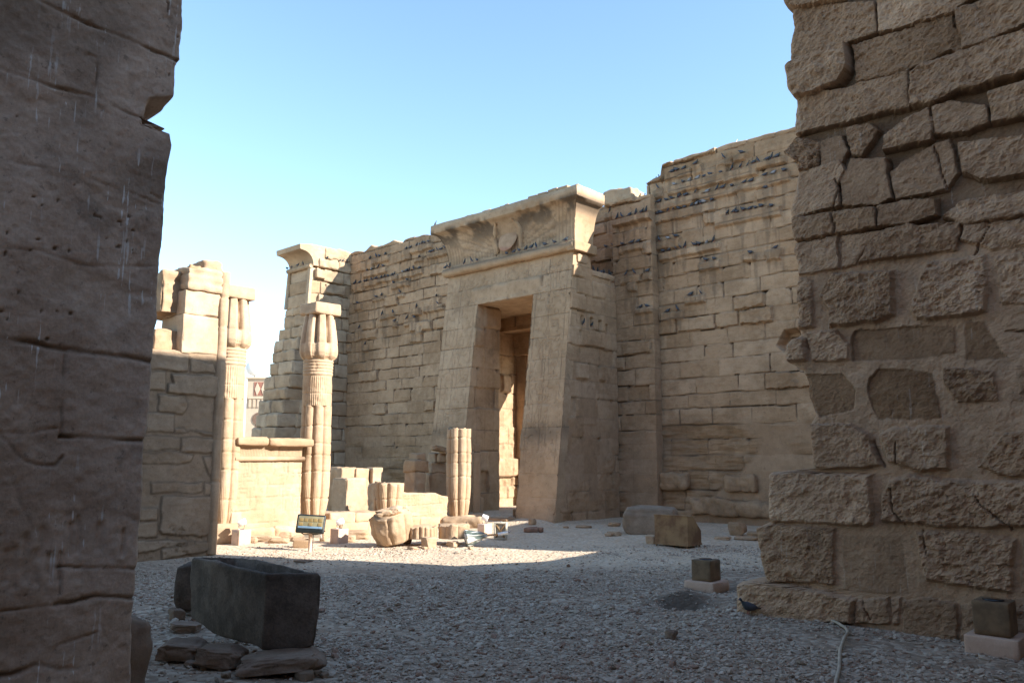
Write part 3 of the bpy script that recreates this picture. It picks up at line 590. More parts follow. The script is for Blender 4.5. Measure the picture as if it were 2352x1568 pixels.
def rec_h(U, Z):
    h, tint, st, ci, r = masonry(U, Z, np.array([-.2, .35, .72, 1.02, 1.55, 2.0, 2.55, 3.1, 3.6, 4.2, 4.8, 5.4, 6.2]), 64, (.35, .6), joint=.016, jd=.03, off=.02, boss=.2, bossd=.06, rough=.01, holes=.02)
    pl = ss(.05, .3, fbm2(U * 1.7, Z * 1.7, 65, 3)) * ss(2.6, 2.2, Z); h = h * (1 - .6 * pl)
    h = h + .14 * (np.abs(Z - 1.28) < .27) * (np.abs(U - 18.6) < .5)
    for uu, zz in ((18.5, 1.95), (18.9, 2.0), (18.85, 1.7), (18.6, .85)): h = h + .05 * np.exp(-((U - uu) / .06) ** 2 - ((Z - zz) / .08) ** 2)
    return h, np.stack([tint * .6 + .2, pl, st * .5], -1)
XB = -17.3
V, F, col = relief(us, zs, frame_x(XB), rec_h, thick=.2, rnd=0, back=False); put('door_recess', V, F, M_WALL, gate, col)
mb = MB()
rbox(mb, XB - .2, XB + .42, 19.1, 19.6, -.1, 6.2, res=.12, bevel=.03, rough=.015, seed=8, grooves=tuple(np.arange(-2.5, 2.6, .55)))
rbox(mb, -13.4, -12.2, 18.9, 19.6, -.1, 6.2, res=.2, bevel=.03, rough=.01, seed=9)
rbox(mb, XB - .2, -12.2, 18.95, 19.58, 4.80, 6.2, res=.15, bevel=.03, rough=.012, seed=10)
rbox(mb, -13.0, -12.7, 16.9, 18.95, -.1, 6.2, res=.2, bevel=.02, rough=.01, seed=11)
mb.put('rear_jamb', M_WALL, gate)
mb = MB(); rbox(mb, DL - .3, DR + .3, 16.06, 16.95, ZD, ZD + .5, res=.1, bevel=.02, rough=.01, seed=14); rbox(mb, XB - .2, -12.7, 16.95, 19.6, ZD + .02, ZD + .45, res=.1, bevel=.02, rough=.012, seed=15)
mb.put('passage_ceiling', M_GATE, gate)
mb = MB()
for x0, x1, yb in ((XL + .05, DL - .05, 16.94), (DR + .05, XR - .1, 16.94)): V, F, _ = prism([(x0, YG + .3, -.1), (x0, yb, -.1), (x0, yb, 6.4), (x0, YG + 1.08, 6.4)], (x1 - x0, 0, 0)); mb.add(V, F)
mb.put('core', M_WALL, gate, smooth=False)
# torus moulding round the top, with returns along both sides
def path3(off, z, yb=16.98): return [(XL - off, yb, z), (XL - off, 16.16 - off, z), (XR + off, 16.16 - off, z), (XR + off, yb, z)]
ZT = 7.02
mb = MB()
for (a, b) in (((XL - .10, 16.10, ZT), (XR + .10, 16.10, ZT)), ((XR + .02, 16.1, ZT), (XR + .02, 16.95, ZT)), ((XL - .02, 16.1, ZT), (XL - .02, 16.95, ZT))):
    a, b = np.array(a), np.array(b); n = int(np.linalg.norm(b - a) / .05); d = (b - a) / np.linalg.norm(b - a); sd = np.cross(d, [0, 0, 1.])
    th = np.linspace(0, 2 * np.pi, 20, endpoint=False); tt = np.linspace(0, 1, n); T, S = np.meshgrid(th, tt, indexing='xy'); L = np.linalg.norm(b - a)
    R = .13 + .012 * fbm2(S * L * 3, np.cos(T) * 2, 33, 3) - .02 * np.exp(-((np.mod(S * L, .9) - .45) / .02) ** 2)
    P = a + (b - a) * S[..., None] + sd * (R * np.cos(T))[..., None] + np.array([0, 0, 1.]) * (R * np.sin(T))[..., None]
    c = np.zeros(P.shape); c[..., 0] = .5; c[..., 2] = .55 * np.clip(np.sin(T) + .4, 0, 1)
    mb.add(P.reshape(-1, 3), [grid_faces(20, n, True), np.arange(20)[::-1], np.arange(20) + 20 * (n - 1)], c.reshape(-1, 3))
rbox(mb, XR - .1, XR + .17, 16.0, 16.98, ZT - .14, ZT + .13, res=.05, bevel=.03, rough=.012, seed=21)
mb.put('torus_moulding', M_GATE, gate)
# cavetto cornice: a concave sweep swept along left return, front, right return
def sweep(inner, outer, zb, zt, yfront, yback, xl, xr, nt=26, st=.03, slab=.26, seed=3, ribs=True):
    """inner: wall line; outer: overhang of the top slab"""
    t_ = np.linspace(0, 1, nt); offs = inner + (outer - inner) * (1 - np.sqrt(np.maximum(0, 1 - t_ ** 2.2))); zz = zb + (zt - zb) * t_
    offs = np.concatenate([offs, [outer + .0, outer + .004, outer, outer - .05]]); zz = np.concatenate([zz, [zt + .006, zt + slab * .5, zt + slab, zt + slab + .012]])
    segs = [((xl, yback), (xl, yfront)), ((xl, yfront), (xr, yfront)), ((xr, yfront), (xr, yback))]; nr = [(-1, 0), (0, -1), (1, 0)]
    rows = []
    for k, ((x0, y0), (x1, y1)) in enumerate(segs):
        L = math.hypot(x1 - x0, y1 - y0); n = int(L / st) + 1
        for s in np.linspace(0, 1, n):
            ox, oy = np.array(nr[k], float) * 1.0
            cnr = np.zeros(2)
            rows.append((x0 + (x1 - x0) * s, y0 + (y1 - y0) * s, k, s, L))
    P = np.zeros((len(rows), len(offs), 3)); C = np.zeros_like(P)
    for i, (x, y, k, s, L) in enumerate(rows):
        if k == 1: px = x + (2 * s - 1) * offs; py = np.full(len(offs), y) - offs
        elif k == 0: px = x - offs; py = y - offs * s + 0 * offs
        else: px = x + offs; py = y - offs * (1 - s)
        P[i, :, 0] = px; P[i, :, 1] = py; P[i, :, 2] = zz
        r = .0
        if ribs:
            q = s * L; rb = (.5 + .5 * np.cos(2 * np.pi * q / .115)) ** 3; m = np.clip(1 - t_ * .9, 0, 1) if True else 1
            cen = abs(s - .5) * L if k == 1 else 9; on = 1 if (k != 1 or cen > 1.75) else np.nan
            dsp = np.zeros(len(offs)); dsp[:nt] = -.014 * rb * (1.0 if cen > 1.75 else 0) * (k == 1)
            if cen <= 1.75:      # spread wings: fanned feather lines either side of the centre
                ang = np.arctan2(t_ * (zt - zb) - .02, cen + .05); dsp[:nt] = -.014 * (np.cos(ang * 46) > .55) * (cen > .55) - .012 * (np.abs(np.mod(t_ * 5 + cen * .8, 1.) - .5) < .08) * (cen > .55) - .014 * rb * (t_ < .3)
            P[i, :, 1] -= dsp if k == 1 else 0; P[i, :, 0] += dsp * (1 if k == 2 else -1) if k != 1 else 0
            C[i, :, 2] = np.clip(-dsp * 24, 0, .35)
    ns = fbm3(P * 2.5, seed, 3) * .012; P[..., 1] -= ns; P[..., 2] += fbm3(P * 1.3 + 9, seed, 3) * .012
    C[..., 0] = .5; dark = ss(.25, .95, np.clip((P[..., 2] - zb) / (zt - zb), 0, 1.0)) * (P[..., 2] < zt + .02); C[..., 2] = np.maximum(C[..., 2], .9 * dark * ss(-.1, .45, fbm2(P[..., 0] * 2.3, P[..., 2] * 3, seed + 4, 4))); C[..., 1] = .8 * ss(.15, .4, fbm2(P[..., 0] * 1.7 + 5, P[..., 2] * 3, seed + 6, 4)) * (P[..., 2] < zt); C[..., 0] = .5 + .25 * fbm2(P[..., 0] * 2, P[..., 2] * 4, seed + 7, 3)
    nr_, nc = len(rows), len(offs); F = grid_faces(nc, nr_)[:, ::-1]
    ring = np.concatenate([P[:, -1, :]]); k = nr_ * nc; Pm = np.concatenate([P.reshape(-1, 3)])
    top = (np.arange(nr_) * nc + nc - 1)
    e0 = np.arange(nc); e1 = (nr_ - 1) * nc + np.arange(nc)
    return Pm, [F, top[::-1], np.concatenate([e0, e1[::-1]])], C.reshape(-1, 3)
CF = 16.18
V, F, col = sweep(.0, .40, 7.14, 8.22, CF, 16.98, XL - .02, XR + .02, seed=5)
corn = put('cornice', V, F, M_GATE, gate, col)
mb = MB()
for k in range(16):
    x0 = XL - .42 + k * (XR - XL + .84) / 16; rbox(mb, x0 + .01, x0 + (XR - XL + .84) / 16 - .01, CF - .34, 16.95, 8.40, 8.485 + .05 * np.random.RandomState(k).rand() + (.07 if 10 < k < 15 else 0), res=.1, bevel=.03, rough=.015, seed=70 + k)
mb.put('roof_slab', M_GATE, gate)
xc = (XL + XR) / 2 + .08
N, Fi = _ICO[4]; P = N * np.array([.34, .06, .38]); P = P @ rot(-.30).T + np.array([xc, CF - .07, 7.62]); c = np.zeros(P.shape); c[:, 0] = .5 + .1 * fbm3(P * 4, 2, 3)
M_DISC = stone('sun_disc_stone', (.335, .226, .142), (.42, .292, .19), (.34, .19, .135), (.22, .12, .09), bump=.3, strata=.1)
c[:, 1] = .7 * ss(7.44, 7.34, P[:, 2] + .06 * fbm3(P * 6, 4, 3)); put('sun_disc', P, Fi, M_DISC, corn, c)
for s in (-1, 1):
    pts = []; rr = []
    for q, (dx, dz, r) in enumerate(((.30, .52, .04), (.40, .42, .06), (.47, .25, .08), (.48, .08, .09), (.44, -.12, .075), (.43, -.28, .055), (.50, -.36, .04), (.57, -.30, .025))):
        tt = np.clip((7.62 + dz - 7.14) / 1.08, 0, 1); pts.append((xc + s * dx, CF + .02 - .40 * (1 - math.sqrt(max(0, 1 - tt ** 2.2))), 7.60 + dz)); rr.append(r)
    V, F, _ = tube(pts, rr, 12); put('serpent', V, F, M_GATE, corn)
# ------------------------------------------------------------------ unseen walls added out of frame to shade the near ground and stonework
cw = thing('added_shade_wall', 'unseen plain walls added right of and behind the viewpoint for shade', 'wall', (5, -5, 0)); mb = MB()
V, F, _ = prism([(4.2, -9, -.1), (5.6, -9, -.1), (5.6, 8.3, -.1), (4.2, 8.3, -.1)], (0, 0, 10.8)); mb.add(V, F)
V, F, _ = prism([(-14, -7.5, -.1), (4.2, -7.5, -.1), (4.2, -6, -.1), (-14, -6, -.1)], (0, 0, 6.0)); mb.add(V, F)
mb.put('masonry', M_TOWER, cw, smooth=False)
# ------------------------------------------------------------------ pylon walls behind the gateway, and the pigeons on their ledges
YW, YPIL = 18.3, 18.02
def c7(x, y): return (1378.1 + .31128 * x, 258.4 + .31128 * y)
def c6(x, y): return (976.2 + .25634 * x, 373.2 + .25634 * y)
def c6b(x, y): return (746.5 + .2930 * x, 516.8 + .2930 * y)
def c3(x, y): return (287.1 + .25634 * x, 516.8 + .25634 * y)
ROWS = []      # (place, plane, [(u, z)...]) : where pigeons sit
def row(place, cf, pts, n=None, Y=YW, pad=.07, out=.085, drop=.24):
    w = [on_y(*cf(*p), Y - out * .6)[[0, 2]] for p in pts]
    if n and len(w) == 2:
        rs = np.random.RandomState(int(pts[0][0] * 7 + pts[0][1])); s = np.sort(np.clip(np.linspace(0, 1, n) + rs.uniform(-.35, .35, n) / n, 0, 1)); us_ = [w[0][0] + (w[1][0] - w[0][0]) * q for q in s]
    else: us_ = [a[0] for a in w]
    z = float(np.mean([a[1] for a in w])) - .05
    ROWS.append(dict(place=place, Y=Y, us=us_, z=z, u0=min(us_) - pad - .05, u1=max(us_) + pad + .05, out=out, drop=drop))
R7 = [([(525, 435), (615, 405)], 3), ([(700, 375)], 0), ([(910, 330)], 0), ([(1045, 290)], 0), ([(548, 525), (890, 435)], 7), ([(960, 420), (1090, 380)], 3), ([(1130, 360), (1310, 322)], 5), ([(425, 555)], 0), ([(575, 605), (705, 590)], 3), ([(785, 570), (1110, 510)], 6), ([(1210, 455), (1280, 440)], 2), ([(1360, 420)], 0), ([(1220, 548)], 0),
 ([(430, 650), (640, 605)], 5), ([(705, 670), (825, 640)], 3), ([(415, 740), (750, 662)], 9), ([(895, 745), (1190, 690)], 8), ([(1265, 682)], 0), ([(435, 935), (560, 912)], 3), ([(450, 1020), (835, 945)], 9), ([(780, 1085), (850, 1070)], 2), ([(1110, 1028)], 0), ([(1290, 990)], 0), ([(650, 1340), (740, 1330)], 2), ([(480, 1465), (570, 1450)], 2)]
for pts, n in R7: row('right', c7, pts, n)
for pts, n in [([(125, 772), (350, 722)], 6), ([(165, 970), (290, 945)], 3), ([(190, 1192), (250, 1180)], 2), ([(345, 1165)], 0), ([(290, 1430), (355, 1420)], 2), ([(245, 1238)], 0)]: row('pilaster', c7, pts, n, Y=YPIL)
for pts, n in [([(70, 722)], 0), ([(45, 985), (100, 972)], 2), ([(100, 1058), (122, 1052)], 2)]: row('nook', c7, pts, n)
RL = [([(350, 258)], 0), ([(395, 242), (470, 230)], 3), ([(325, 352), (455, 318)], 4), ([(215, 460), (390, 415)], 7), ([(405, 412), (550, 385)], 6), ([(600, 365), (735, 330)], 5), ([(535, 440), (640, 430)], 2), ([(750, 138), (815, 125)], 3), ([(630, 178), (745, 152)], 4), ([(820, 208), (970, 168)], 6), ([(735, 245)], 0), ([(400, 556), (440, 550)], 2), ([(585, 526)], 0), ([(255, 606)], 0), ([(870, 550)], 0), ([(795, 632), (890, 606)], 3), ([(715, 640)], 0), ([(445, 697), (545, 680)], 2), ([(540, 748)], 0), ([(630, 732), (700, 716)], 2), ([(745, 786)], 0), ([(265, 802)], 0), ([(310, 930)], 0)]
for pts, n in RL: row('left', c6b, pts, n)
def with_ledges(U, Z, h, tint, stain, places, Yp):
    for r in ROWS:
        if r['place'] not in places: continue
        dr = r['drop'] * (1 + .25 * math.sin(r['u0'] * 37)); u0 = r['u0'] - .15 * abs(math.sin(r['z'] * 51)); u1 = r['u1'] + .15 * abs(math.sin(r['u1'] * 29))
        m = (U > u0 - .1) & (U < u1 + .1) & (Z < r['z'] + .05) & (Z > r['z'] - 1.5)
        if not m.any(): continue
        u, z = U[m], Z[m]; e = np.minimum(u - u0, u1 - u) + .03 * fbm2(u * 6, z * 6, 3, 2); b = z - (r['z'] - dr) + .022 * fbm2(u * 4, z * 5, 4, 3); tp = r['z'] - z
        s = ss(0, .05, e) * ss(0, .07, b) * ss(-.004, .012, tp); hm = h[m]; hm = np.maximum(hm, (r['out'] + .015 * fbm2(u * 5, z * 7, 5, 3)) * s + hm * (1 - s)); h[m] = hm
        str_ = ss(.0, .6, fbm2(u * 9, z * .9, 6, 3) + .45 - (r['z'] - z) * 1.1) * ss(-.08, .05, e) * (tp > -.02)
        stain[m] = np.maximum(stain[m], .42 * str_)
    return h, tint, stain
def wall_h(seed, zc, places, Yp, zlow=2.3, hb=.20, plast=.6):
    hole = [tuple(on_y(x, y, YW)[[0, 2]]) for x, y in ((1782, 792), (1800, 757), (1850, 748), (1850, 798), (1795, 806))]
    def f(U, Z):
        h, tint, st, ci, r = masonry(U, Z, zc, seed, (.65, 1.35), joint=.018, jd=.045, off=.012, boss=hb, bossd=.075, rough=.008, warp=.018, recess=.04, holes=.02)
        nz = fbm2(U * .55, Z * .8, seed + 40, 4); er = ss(zlow + .35, zlow - .35, Z + .5 * nz); pl = ss(-.15, .2, fbm2(U * .45 + 7, Z * .6, seed + 41, 3)) * er * plast * 1.5; pl = np.clip(pl, 0, 1)
        strata = .03 * fbm2(U * .9, Z * 4.5, seed + 42, 4) + .03 * fbm2(U * 1.2, Z * 1.4, seed + 43, 3)
        h = h * (1 - .5 * er) + er * strata * 1.5; h = h * (1 - pl) + pl * (.012 * fbm2(U * 2, Z * 2, seed + 44, 3) + .01)
        st = np.clip(st * (1 - pl) + er * (1 - pl) * .25 * ss(0, .6, fbm2(U * 1.1, Z * 3, seed + 45, 3)), 0, 1); tint = tint - .22 * er * (1 - pl)
        damp = np.exp(-((Z - zlow - .1) / .3) ** 2) * (1 - pl); tint = tint - .12 * damp
        h, tint, st = with_ledges(U, Z, h, tint, st, places, Yp)
        if places == ('right',): h = h - .32 * ss(-.01, .09, poly_sd(U, Z, hole))
        return h, np.stack([tint, pl, st], -1)
    return f
ZC = .86 * np.array([-.46, -.4, .25, .85, 1.4, 1.85, 2.3, 2.72, 3.2, 3.62, 4.1, 4.62, 5.05, 5.5, 5.95, 6.4, 6.85, 7.3, 7.72, 8.15, 8.6, 9.05, 9.5, 9.95, 10.4, 10.8, 11.3])
def tops(pts, Y, seed, amp=.02):
    w = np.array([on_y(x, y, Y)[[0, 2]] for x, y in pts]); return lambda u: np.interp(u, w[:, 0], w[:, 1]) + amp * fbm2(u * 3, u * 0 + seed, seed, 3)
lw = thing('pylon_wall', 'sunless block wall with pigeon ledges between the columned court and the gateway left side', 'wall', (-21, 19, 0))
topL = tops([(700, 612), (808, 580), (822, 575), (835, 577), (852, 562), (860, 566), (878, 562), (903, 552), (922, 556), (932, 548), (960, 541), (985, 538), (1060, 520)], YW, 3)
V, F, col = relief(lin(-25.9, -17.42, .030), lin(-.2, 9.4, .030), frame_y(YW), wall_h(111, ZC, ('left',), YW, zlow=2.1), top=topL, thick=1.3, rnd=.05)
put('block_face', V, F, M_WALL, lw, col, False)
rw = thing('pylon_wall', 'tall block wall crowded with pigeons between the gateway and the rough tower', 'wall', (-8, 19, 0))
topR = tops([(1488, 420), (1503, 409), (1519, 405), (1523, 378), (1570, 364), (1590, 357), (1625, 347), (1668, 331), (1690, 325), (1730, 315), (1780, 303), (1830, 288), (1880, 272)], YW, 5, .015)
V, F, col = relief(lin(-11.75, -5.4, .027), lin(-.2, 9.5, .027), frame_y(YW), wall_h(137, ZC + .07, ('right',), YW, zlow=2.35, plast=.75), top=topR, thick=1.3, rnd=.05)
put('block_face', V, F, M_WALL, rw, col, False)
V, F, col = relief(lin(-12.72, -11.46, .03), lin(-.2, 8.62, .03), frame_y(YPIL), wall_h(151, ZC - .04, ('pilaster',), YPIL, zlow=2.2, hb=.1), thick=.9, rnd=.035)
put('pilaster', V, F, M_WALL, rw, col, False)
V, F, col = relief(lin(-18.0, -12.6, .04), lin(5.5, 8.75, .04), frame_y(YW + .05), wall_h(163, ZC + .1, ('nook',), YW, zlow=1), thick=1.2, rnd=.04)
put('block_face', V, F, M_WALL, rw, col, False)
p = on_y(1428, 452, 18.5)
V, F, col = sbox((p[0], 18.6, p[2] - .05), (.95, .8, .42), rot(0, .03, .06), res=.04, bevel=.05, rough=.04, seed=23); put('coping_block', V, F, M_WING, rw, col)
for x, y, w in ((1545, 1105, .9), (1640, 1165, 1.3), (1730, 1170, 1.2), (1480, 1120, .7), (1700, 1110, .8)):   # low worn blocks along its foot
    p = on_y(x, y, YW - .1); V, F, col = sbox((p[0], YW - .02, p[2]), (w, .30, .42), res=.04, bevel=.08, rough=.05, seed=int(x), tint=.4); put('plinth_block', V, F, M_WALL, rw, col)

# pigeons: body, tail, head and beak in one skin; three poses shared by all
def pigeon_mesh(name, pose, mat):
    prof = {0: [(-.17, .075, .010, .006), (-.11, .085, .028, .012), (-.05, .095, .052, .045), (.02, .105, .060, .062), (.08, .120, .052, .060), (.115, .150, .034, .038), (.13, .185, .027, .028), (.140, .205, .026, .027), (.158, .212, .018, .019), (.172, .205, .007, .007), (.188, .198, .002, .002)],
            1: [(-.16, .050, .010, .006), (-.10, .060, .030, .013), (-.04, .075, .056, .05), (.03, .085, .064, .066), (.08, .095, .056, .06), (.105, .115, .038, .042), (.115, .140, .03, .03), (.125, .152, .027, .026), (.142, .154, .018, .018), (.155, .148, .007, .007), (.17, .142, .002, .002)],
            2: [(-.10, .000, .010, .006), (-.075, .045, .026, .014), (-.03, .095, .05, .045), (.01, .135, .058, .056), (.04, .175, .048, .05), (.05, .215, .033, .034), (.055, .245, .027, .027), (.065, .262, .025, .026), (.083, .266, .018, .018), (.097, .260, .007, .007), (.112, .254, .002, .002)]}[pose]
    mb = MB(); V = []; n = 10
    for x, z, w, hh in prof:
        for k in range(n):
            a = 2 * np.pi * k / n; V.append((x, w * math.cos(a), z + hh * math.sin(a)))
    V = np.array(V); c = np.zeros((len(V), 3)); c[:, 0] = np.repeat([.15, .2, .55, .6, .5, .3, .12, .12, .12, .3, .5], n); c[:, 1] = np.repeat([0, 0, 0, 0, .2, .7, .6, .2, 0, 0, 0], n)
    mb.add(V, [grid_faces(n, len(prof), True), np.arange(n)[::-1], np.arange(n) + n * (len(prof) - 1)], c)
    for s in (-1, 1): a, f, _ = tube([(.03, s * .022, .06), (.035, s * .024, .0), (.06, s * .024, -.002)], [.008, .006, .004], 5); mb.add(a, f, (.1, 1, 1))
    me = mesh_data(name, np.concatenate(mb.V), mb.F, mat, np.concatenate(mb.C)); return me
t = NT('pigeon_feathers'); at = t.n('ShaderNodeAttribute', attribute_name='Col'); sp = t.n('ShaderNodeSeparateColor'); t.l(at.outputs['Color'], sp.inputs[0])
c = t.mix(sp.outputs[0], (.018, .020, .028), (.085, .095, .12)); c = t.mix(sp.outputs[1], c, (.035, .055, .055)); c = t.mix(sp.outputs[2], c, (.30, .08, .06))
t.l(c, t.b.inputs['Base Color']); t.b.inputs['Roughness'].default_value = .6; M_PIG = t.m
t = NT('pale_feathers'); at = t.n('ShaderNodeAttribute', attribute_name='Col'); sp = t.n('ShaderNodeSeparateColor'); t.l(at.outputs['Color'], sp.inputs[0])
t.l(t.mix(sp.outputs[0], (.10, .10, .11), (.36, .36, .37)), t.b.inputs['Base Color']); t.b.inputs['Roughness'].default_value = .6; M_PIGL = t.m
PIG = [pigeon_mesh('pigeon', k, M_PIG) for k in range(3)]; PIGL = pigeon_mesh('pigeon', 1, M_PIGL); PIGW = None
rsP = np.random.RandomState(99)
PLACE = {'right': ('grey pigeon perched on the worn ledges of the tall wall right of the gateway', 'pigeons on the right wall'),
         'pilaster': ('grey pigeon perched on the flat pilaster just right of the gateway', 'pigeons on the pilaster'),
         'nook': ('grey pigeon in the recess between the gateway and the pilaster', 'pigeons in the recess'),
         'left': ('grey pigeon perched on the ledges of the wall left of the gateway', 'pigeons on the left wall'),
         'torus': ('grey pigeon sitting on the round moulding under the gateway cornice', 'pigeons on the gateway moulding'),
         'ledge': ('grey pigeon lined up on the shoulder ledge at the gateway right side', 'pigeons on the gateway shoulder'),
         'holes': ('grey pigeon at the small square holes in the gateway right side', 'pigeons at the wall holes'),
         'wing': ('grey pigeon on the sunlit stepped wall at the far left corner', 'pigeons on the stepped wall'),
         'crest': ('grey pigeon standing on top of the pilaster against the sky', 'pigeons on the pilaster top'),
         'step': ('grey pigeon standing on the stepped top corner of the right wall against the sky', 'pigeons on the wall step')}
def pigeon(place, p, pose=None, rz=None, label=None, mesh=None, group=None, scale=None):
    k = pose if pose is not None else rsP.choice([0, 1, 1, 2]); me = mesh or (PIGL if (rsP.rand() < .10 and k == 1) else PIG[k])
    o = bpy.data.objects.new('pigeon', me); COLL.objects.link(o); o.location = [float(v) for v in p]; o.rotation_euler = (0, 0, rsP.uniform(-.5, .5) + (math.pi if rsP.rand() < .5 else 0) if rz is None else rz)
    s = scale or rsP.uniform(.5, .66); o.scale = (s, s, s); lb, gr = PLACE.get(place, (label, group)); tag(o, label or lb, 'pigeon', group or gr); return o
for r in ROWS:
    for u in r['us']: pigeon(r['place'], (u, r['Y'] - r['out'] * .55, r['z'] + .002))
for x, y in ((350, 885), (415, 868), (465, 858), (730, 795), (790, 775), (842, 765), (900, 748), (945, 742), (992, 728), (1075, 705), (1160, 688), (1255, 675), (150, 895), (200, 880), (220, 912)):
    p = on_y(*c6(x, y), 15.98); pigeon('torus', (max(p[0], XL + .0), 15.99, ZT + .125))
for x in (1510, 1548, 1575, 1605, 1660, 1700, 1740):
    y = 965 + (x - 1510) * .28; p = on_x(*c6(x, y), XR - .12); pigeon('ledge', (XR - .12, min(p[1], 17.9), 6.545), rz=rsP.uniform(-1.5, 1.5))
for uu, zz in ((16.52, 5.02), (16.84, 5.0)): pigeon('holes', (XR + .02, uu, zz - .02), rz=-.3)
pigeon('x', (XL - .33, CF - .3, 8.49), 2, .2, 'single dark pigeon upright on the left end of the gateway cornice', group='lone pigeons')
for x in (290, 322, 362): p = on_y(*c7(x, 622), 18.3); pigeon('crest', (p[0], 18.3, 8.625), 2)
for x, y, z in ((405, 478, 0), (440, 462, 0)): p = on_y(*c7(x, y), YW + .2); pigeon('step', (p[0], YW + .2, float(topR(np.array([p[0]]))[0]) + .0), 2)
p = on_y(*c7(1000, 200), YW + .3)
t = NT('white_feathers'); t.b.inputs['Base Color'].default_value = (.62, .62, .60, 1); M_WPIG = t.m; PIGW = pigeon_mesh('pigeon', 2, M_WPIG)
pigeon('x', (p[0], YW + .3, float(topR(np.array([p[0]]))[0])), 2, .4, 'single white pigeon on top of the tall right wall', mesh=PIGW, group='lone pigeons')

# ------------------------------------------------------------------ far left stepped wing wall with cornice
XW0, XW1 = -26.85, -25.25
wing = thing('stepped_wall', 'sunlit stepped stone wall end with a curved cornice tip, behind the tall column', 'wall', (-26, 16.5, 0))
mb = MB(); z = 0.0; k = 0; rs = np.random.RandomState(31)
while z < 7.1:
    hgt = min(rs.uniform(.40, .50), 7.14 - z) ; yf = 14.78 + .245 * (z + hgt / 2); xs = [XW0 + rs.uniform(-.08, .06), XW0 + rs.uniform(.55, 1.0), XW1 + rs.uniform(-.05, .05)]
    for a, b in zip(xs[:-1], xs[1:]):
        f = yf + rs.uniform(-.07, .08); rbox(mb, a + .006, b - .006, f, yf + .8, z + .006, z + hgt - .006, res=.06, bevel=.05, rough=.028, seed=300 + k, nf=3.2); k += 1
    y = yf + .78 + rs.uniform(-.2, .1)
    while y < 18.3:
        y2 = min(y + rs.uniform(.7, 1.2), 18.45); x1 = XW1 + rs.uniform(-.02, .02) + (.05 if rs.rand() < .2 else 0); rbox(mb, XW1 - .5, x1, y + .005, y2 - .005, z + .005, z + hgt - .005, res=.07, bevel=.03, rough=.018, seed=300 + k); k += 1; y = y2
    z += hgt
V, F, _ = prism([(XW0 + .12, 15.05, 0), (XW0 + .12, 18.4, 0), (XW0 + .12, 18.4, 7.1), (XW0 + .12, 16.75, 7.1)], (XW1 - XW0 - .2, 0, 0)); mb.add(V, F)
mb.put('block_courses', M_WING, wing)
mb = MB(); k = 0
for z0, z1 in ((7.12, 7.62), (7.62, 8.12), (8.12, 8.58)):
    rbox(mb, XW0 + .1, XW1 - .06, 16.52 + .05 * k, 18.45, z0, z1 - .006, res=.07, bevel=.02, rough=.012, seed=350 + k)
    y = 16.9 + .1 * k
    while y < 18.3: y2 = min(y + rs.uniform(.6, 1.1), 18.45); rbox(mb, XW1 - .3, XW1 + rs.choice([-.01, .0, .05]), y + .008, y2 - .008, z0 + .008, z1 - .012, res=.05, bevel=.035, rough=.03, seed=360 + k * 9 + int(y * 3)); y = y2
    k += 1
V, F, col = sbox((XW1 - .09, 16.56, 7.85), (.17, .13, 1.42), rot(-.05, 0, 0), res=.08, bevel=.02, rough=.006, seed=8); mb.add(V, F, col)
mb.put('pilaster', M_WING, wing)
mb = MB(); a, f, _ = tube([(XW0 + .05, 16.55, 8.62), (XW1 - .25, 16.55, 8.62), (XW1 + .02, 16.55, 8.62)], .085, 12); mb.add(a, f)
a, f, _ = tube([(XW0 + .10, 16.5, 7.15), (XW0 + .10, 16.60, 8.55)], .075, 10); mb.add(a, f); mb.put('torus_moulding', M_WING, wing)
cv = [(18.45, 8.66), (16.66, 8.66)]
for q in np.linspace(0, 1, 14): cv.append((16.66 - .58 * (1 - math.sqrt(1 - q ** 2.4)), 8.66 + .52 * q))
cv += [(16.06, 9.36), (16.6, 9.44), (18.45, 9.44)]
V, F, _ = prism([(XW0 - .02, y, z) for y, z in cv], (XW1 - XW0 + .01, 0, 0)); put('cornice', V, [q[::-1] if len(q.shape) == 1 else q for q in F], M_WING, wing, None, False)
mb = MB()
for k, (y0, y1, z0, z1, o) in enumerate(((17.15, 18.45, 9.02, 9.46, .03), (16.9, 17.75, 8.64, 8.98, .04), (17.8, 18.4, 8.6, 9.0, .02), (16.75, 17.15, 8.2, 8.55, .10), (17.2, 18.1, 7.7, 8.05, .06))): rbox(mb, XW1 - .3, XW1 + o, y0, y1, z0, z1, res=.05, bevel=.05, rough=.035, seed=380 + k)
mb.put('coping_block', M_WING, wing)
for x, y in ((1455, 385), (1490, 368), (1545, 352), (1595, 335)): p = on_y(*c3(x, y), 16.5); pigeon('wing', (max(p[0], XW0), 16.5, 8.705), rz=rsP.uniform(0, 6))
for x, y in ((1810, 298), (1925, 318), (1955, 325), (1990, 330)): p = on_x(*c3(x, y), XW1 + .04); pigeon('wing', (XW1 + .04, p[1], p[2] - .04), rz=rsP.uniform(-1, 1))

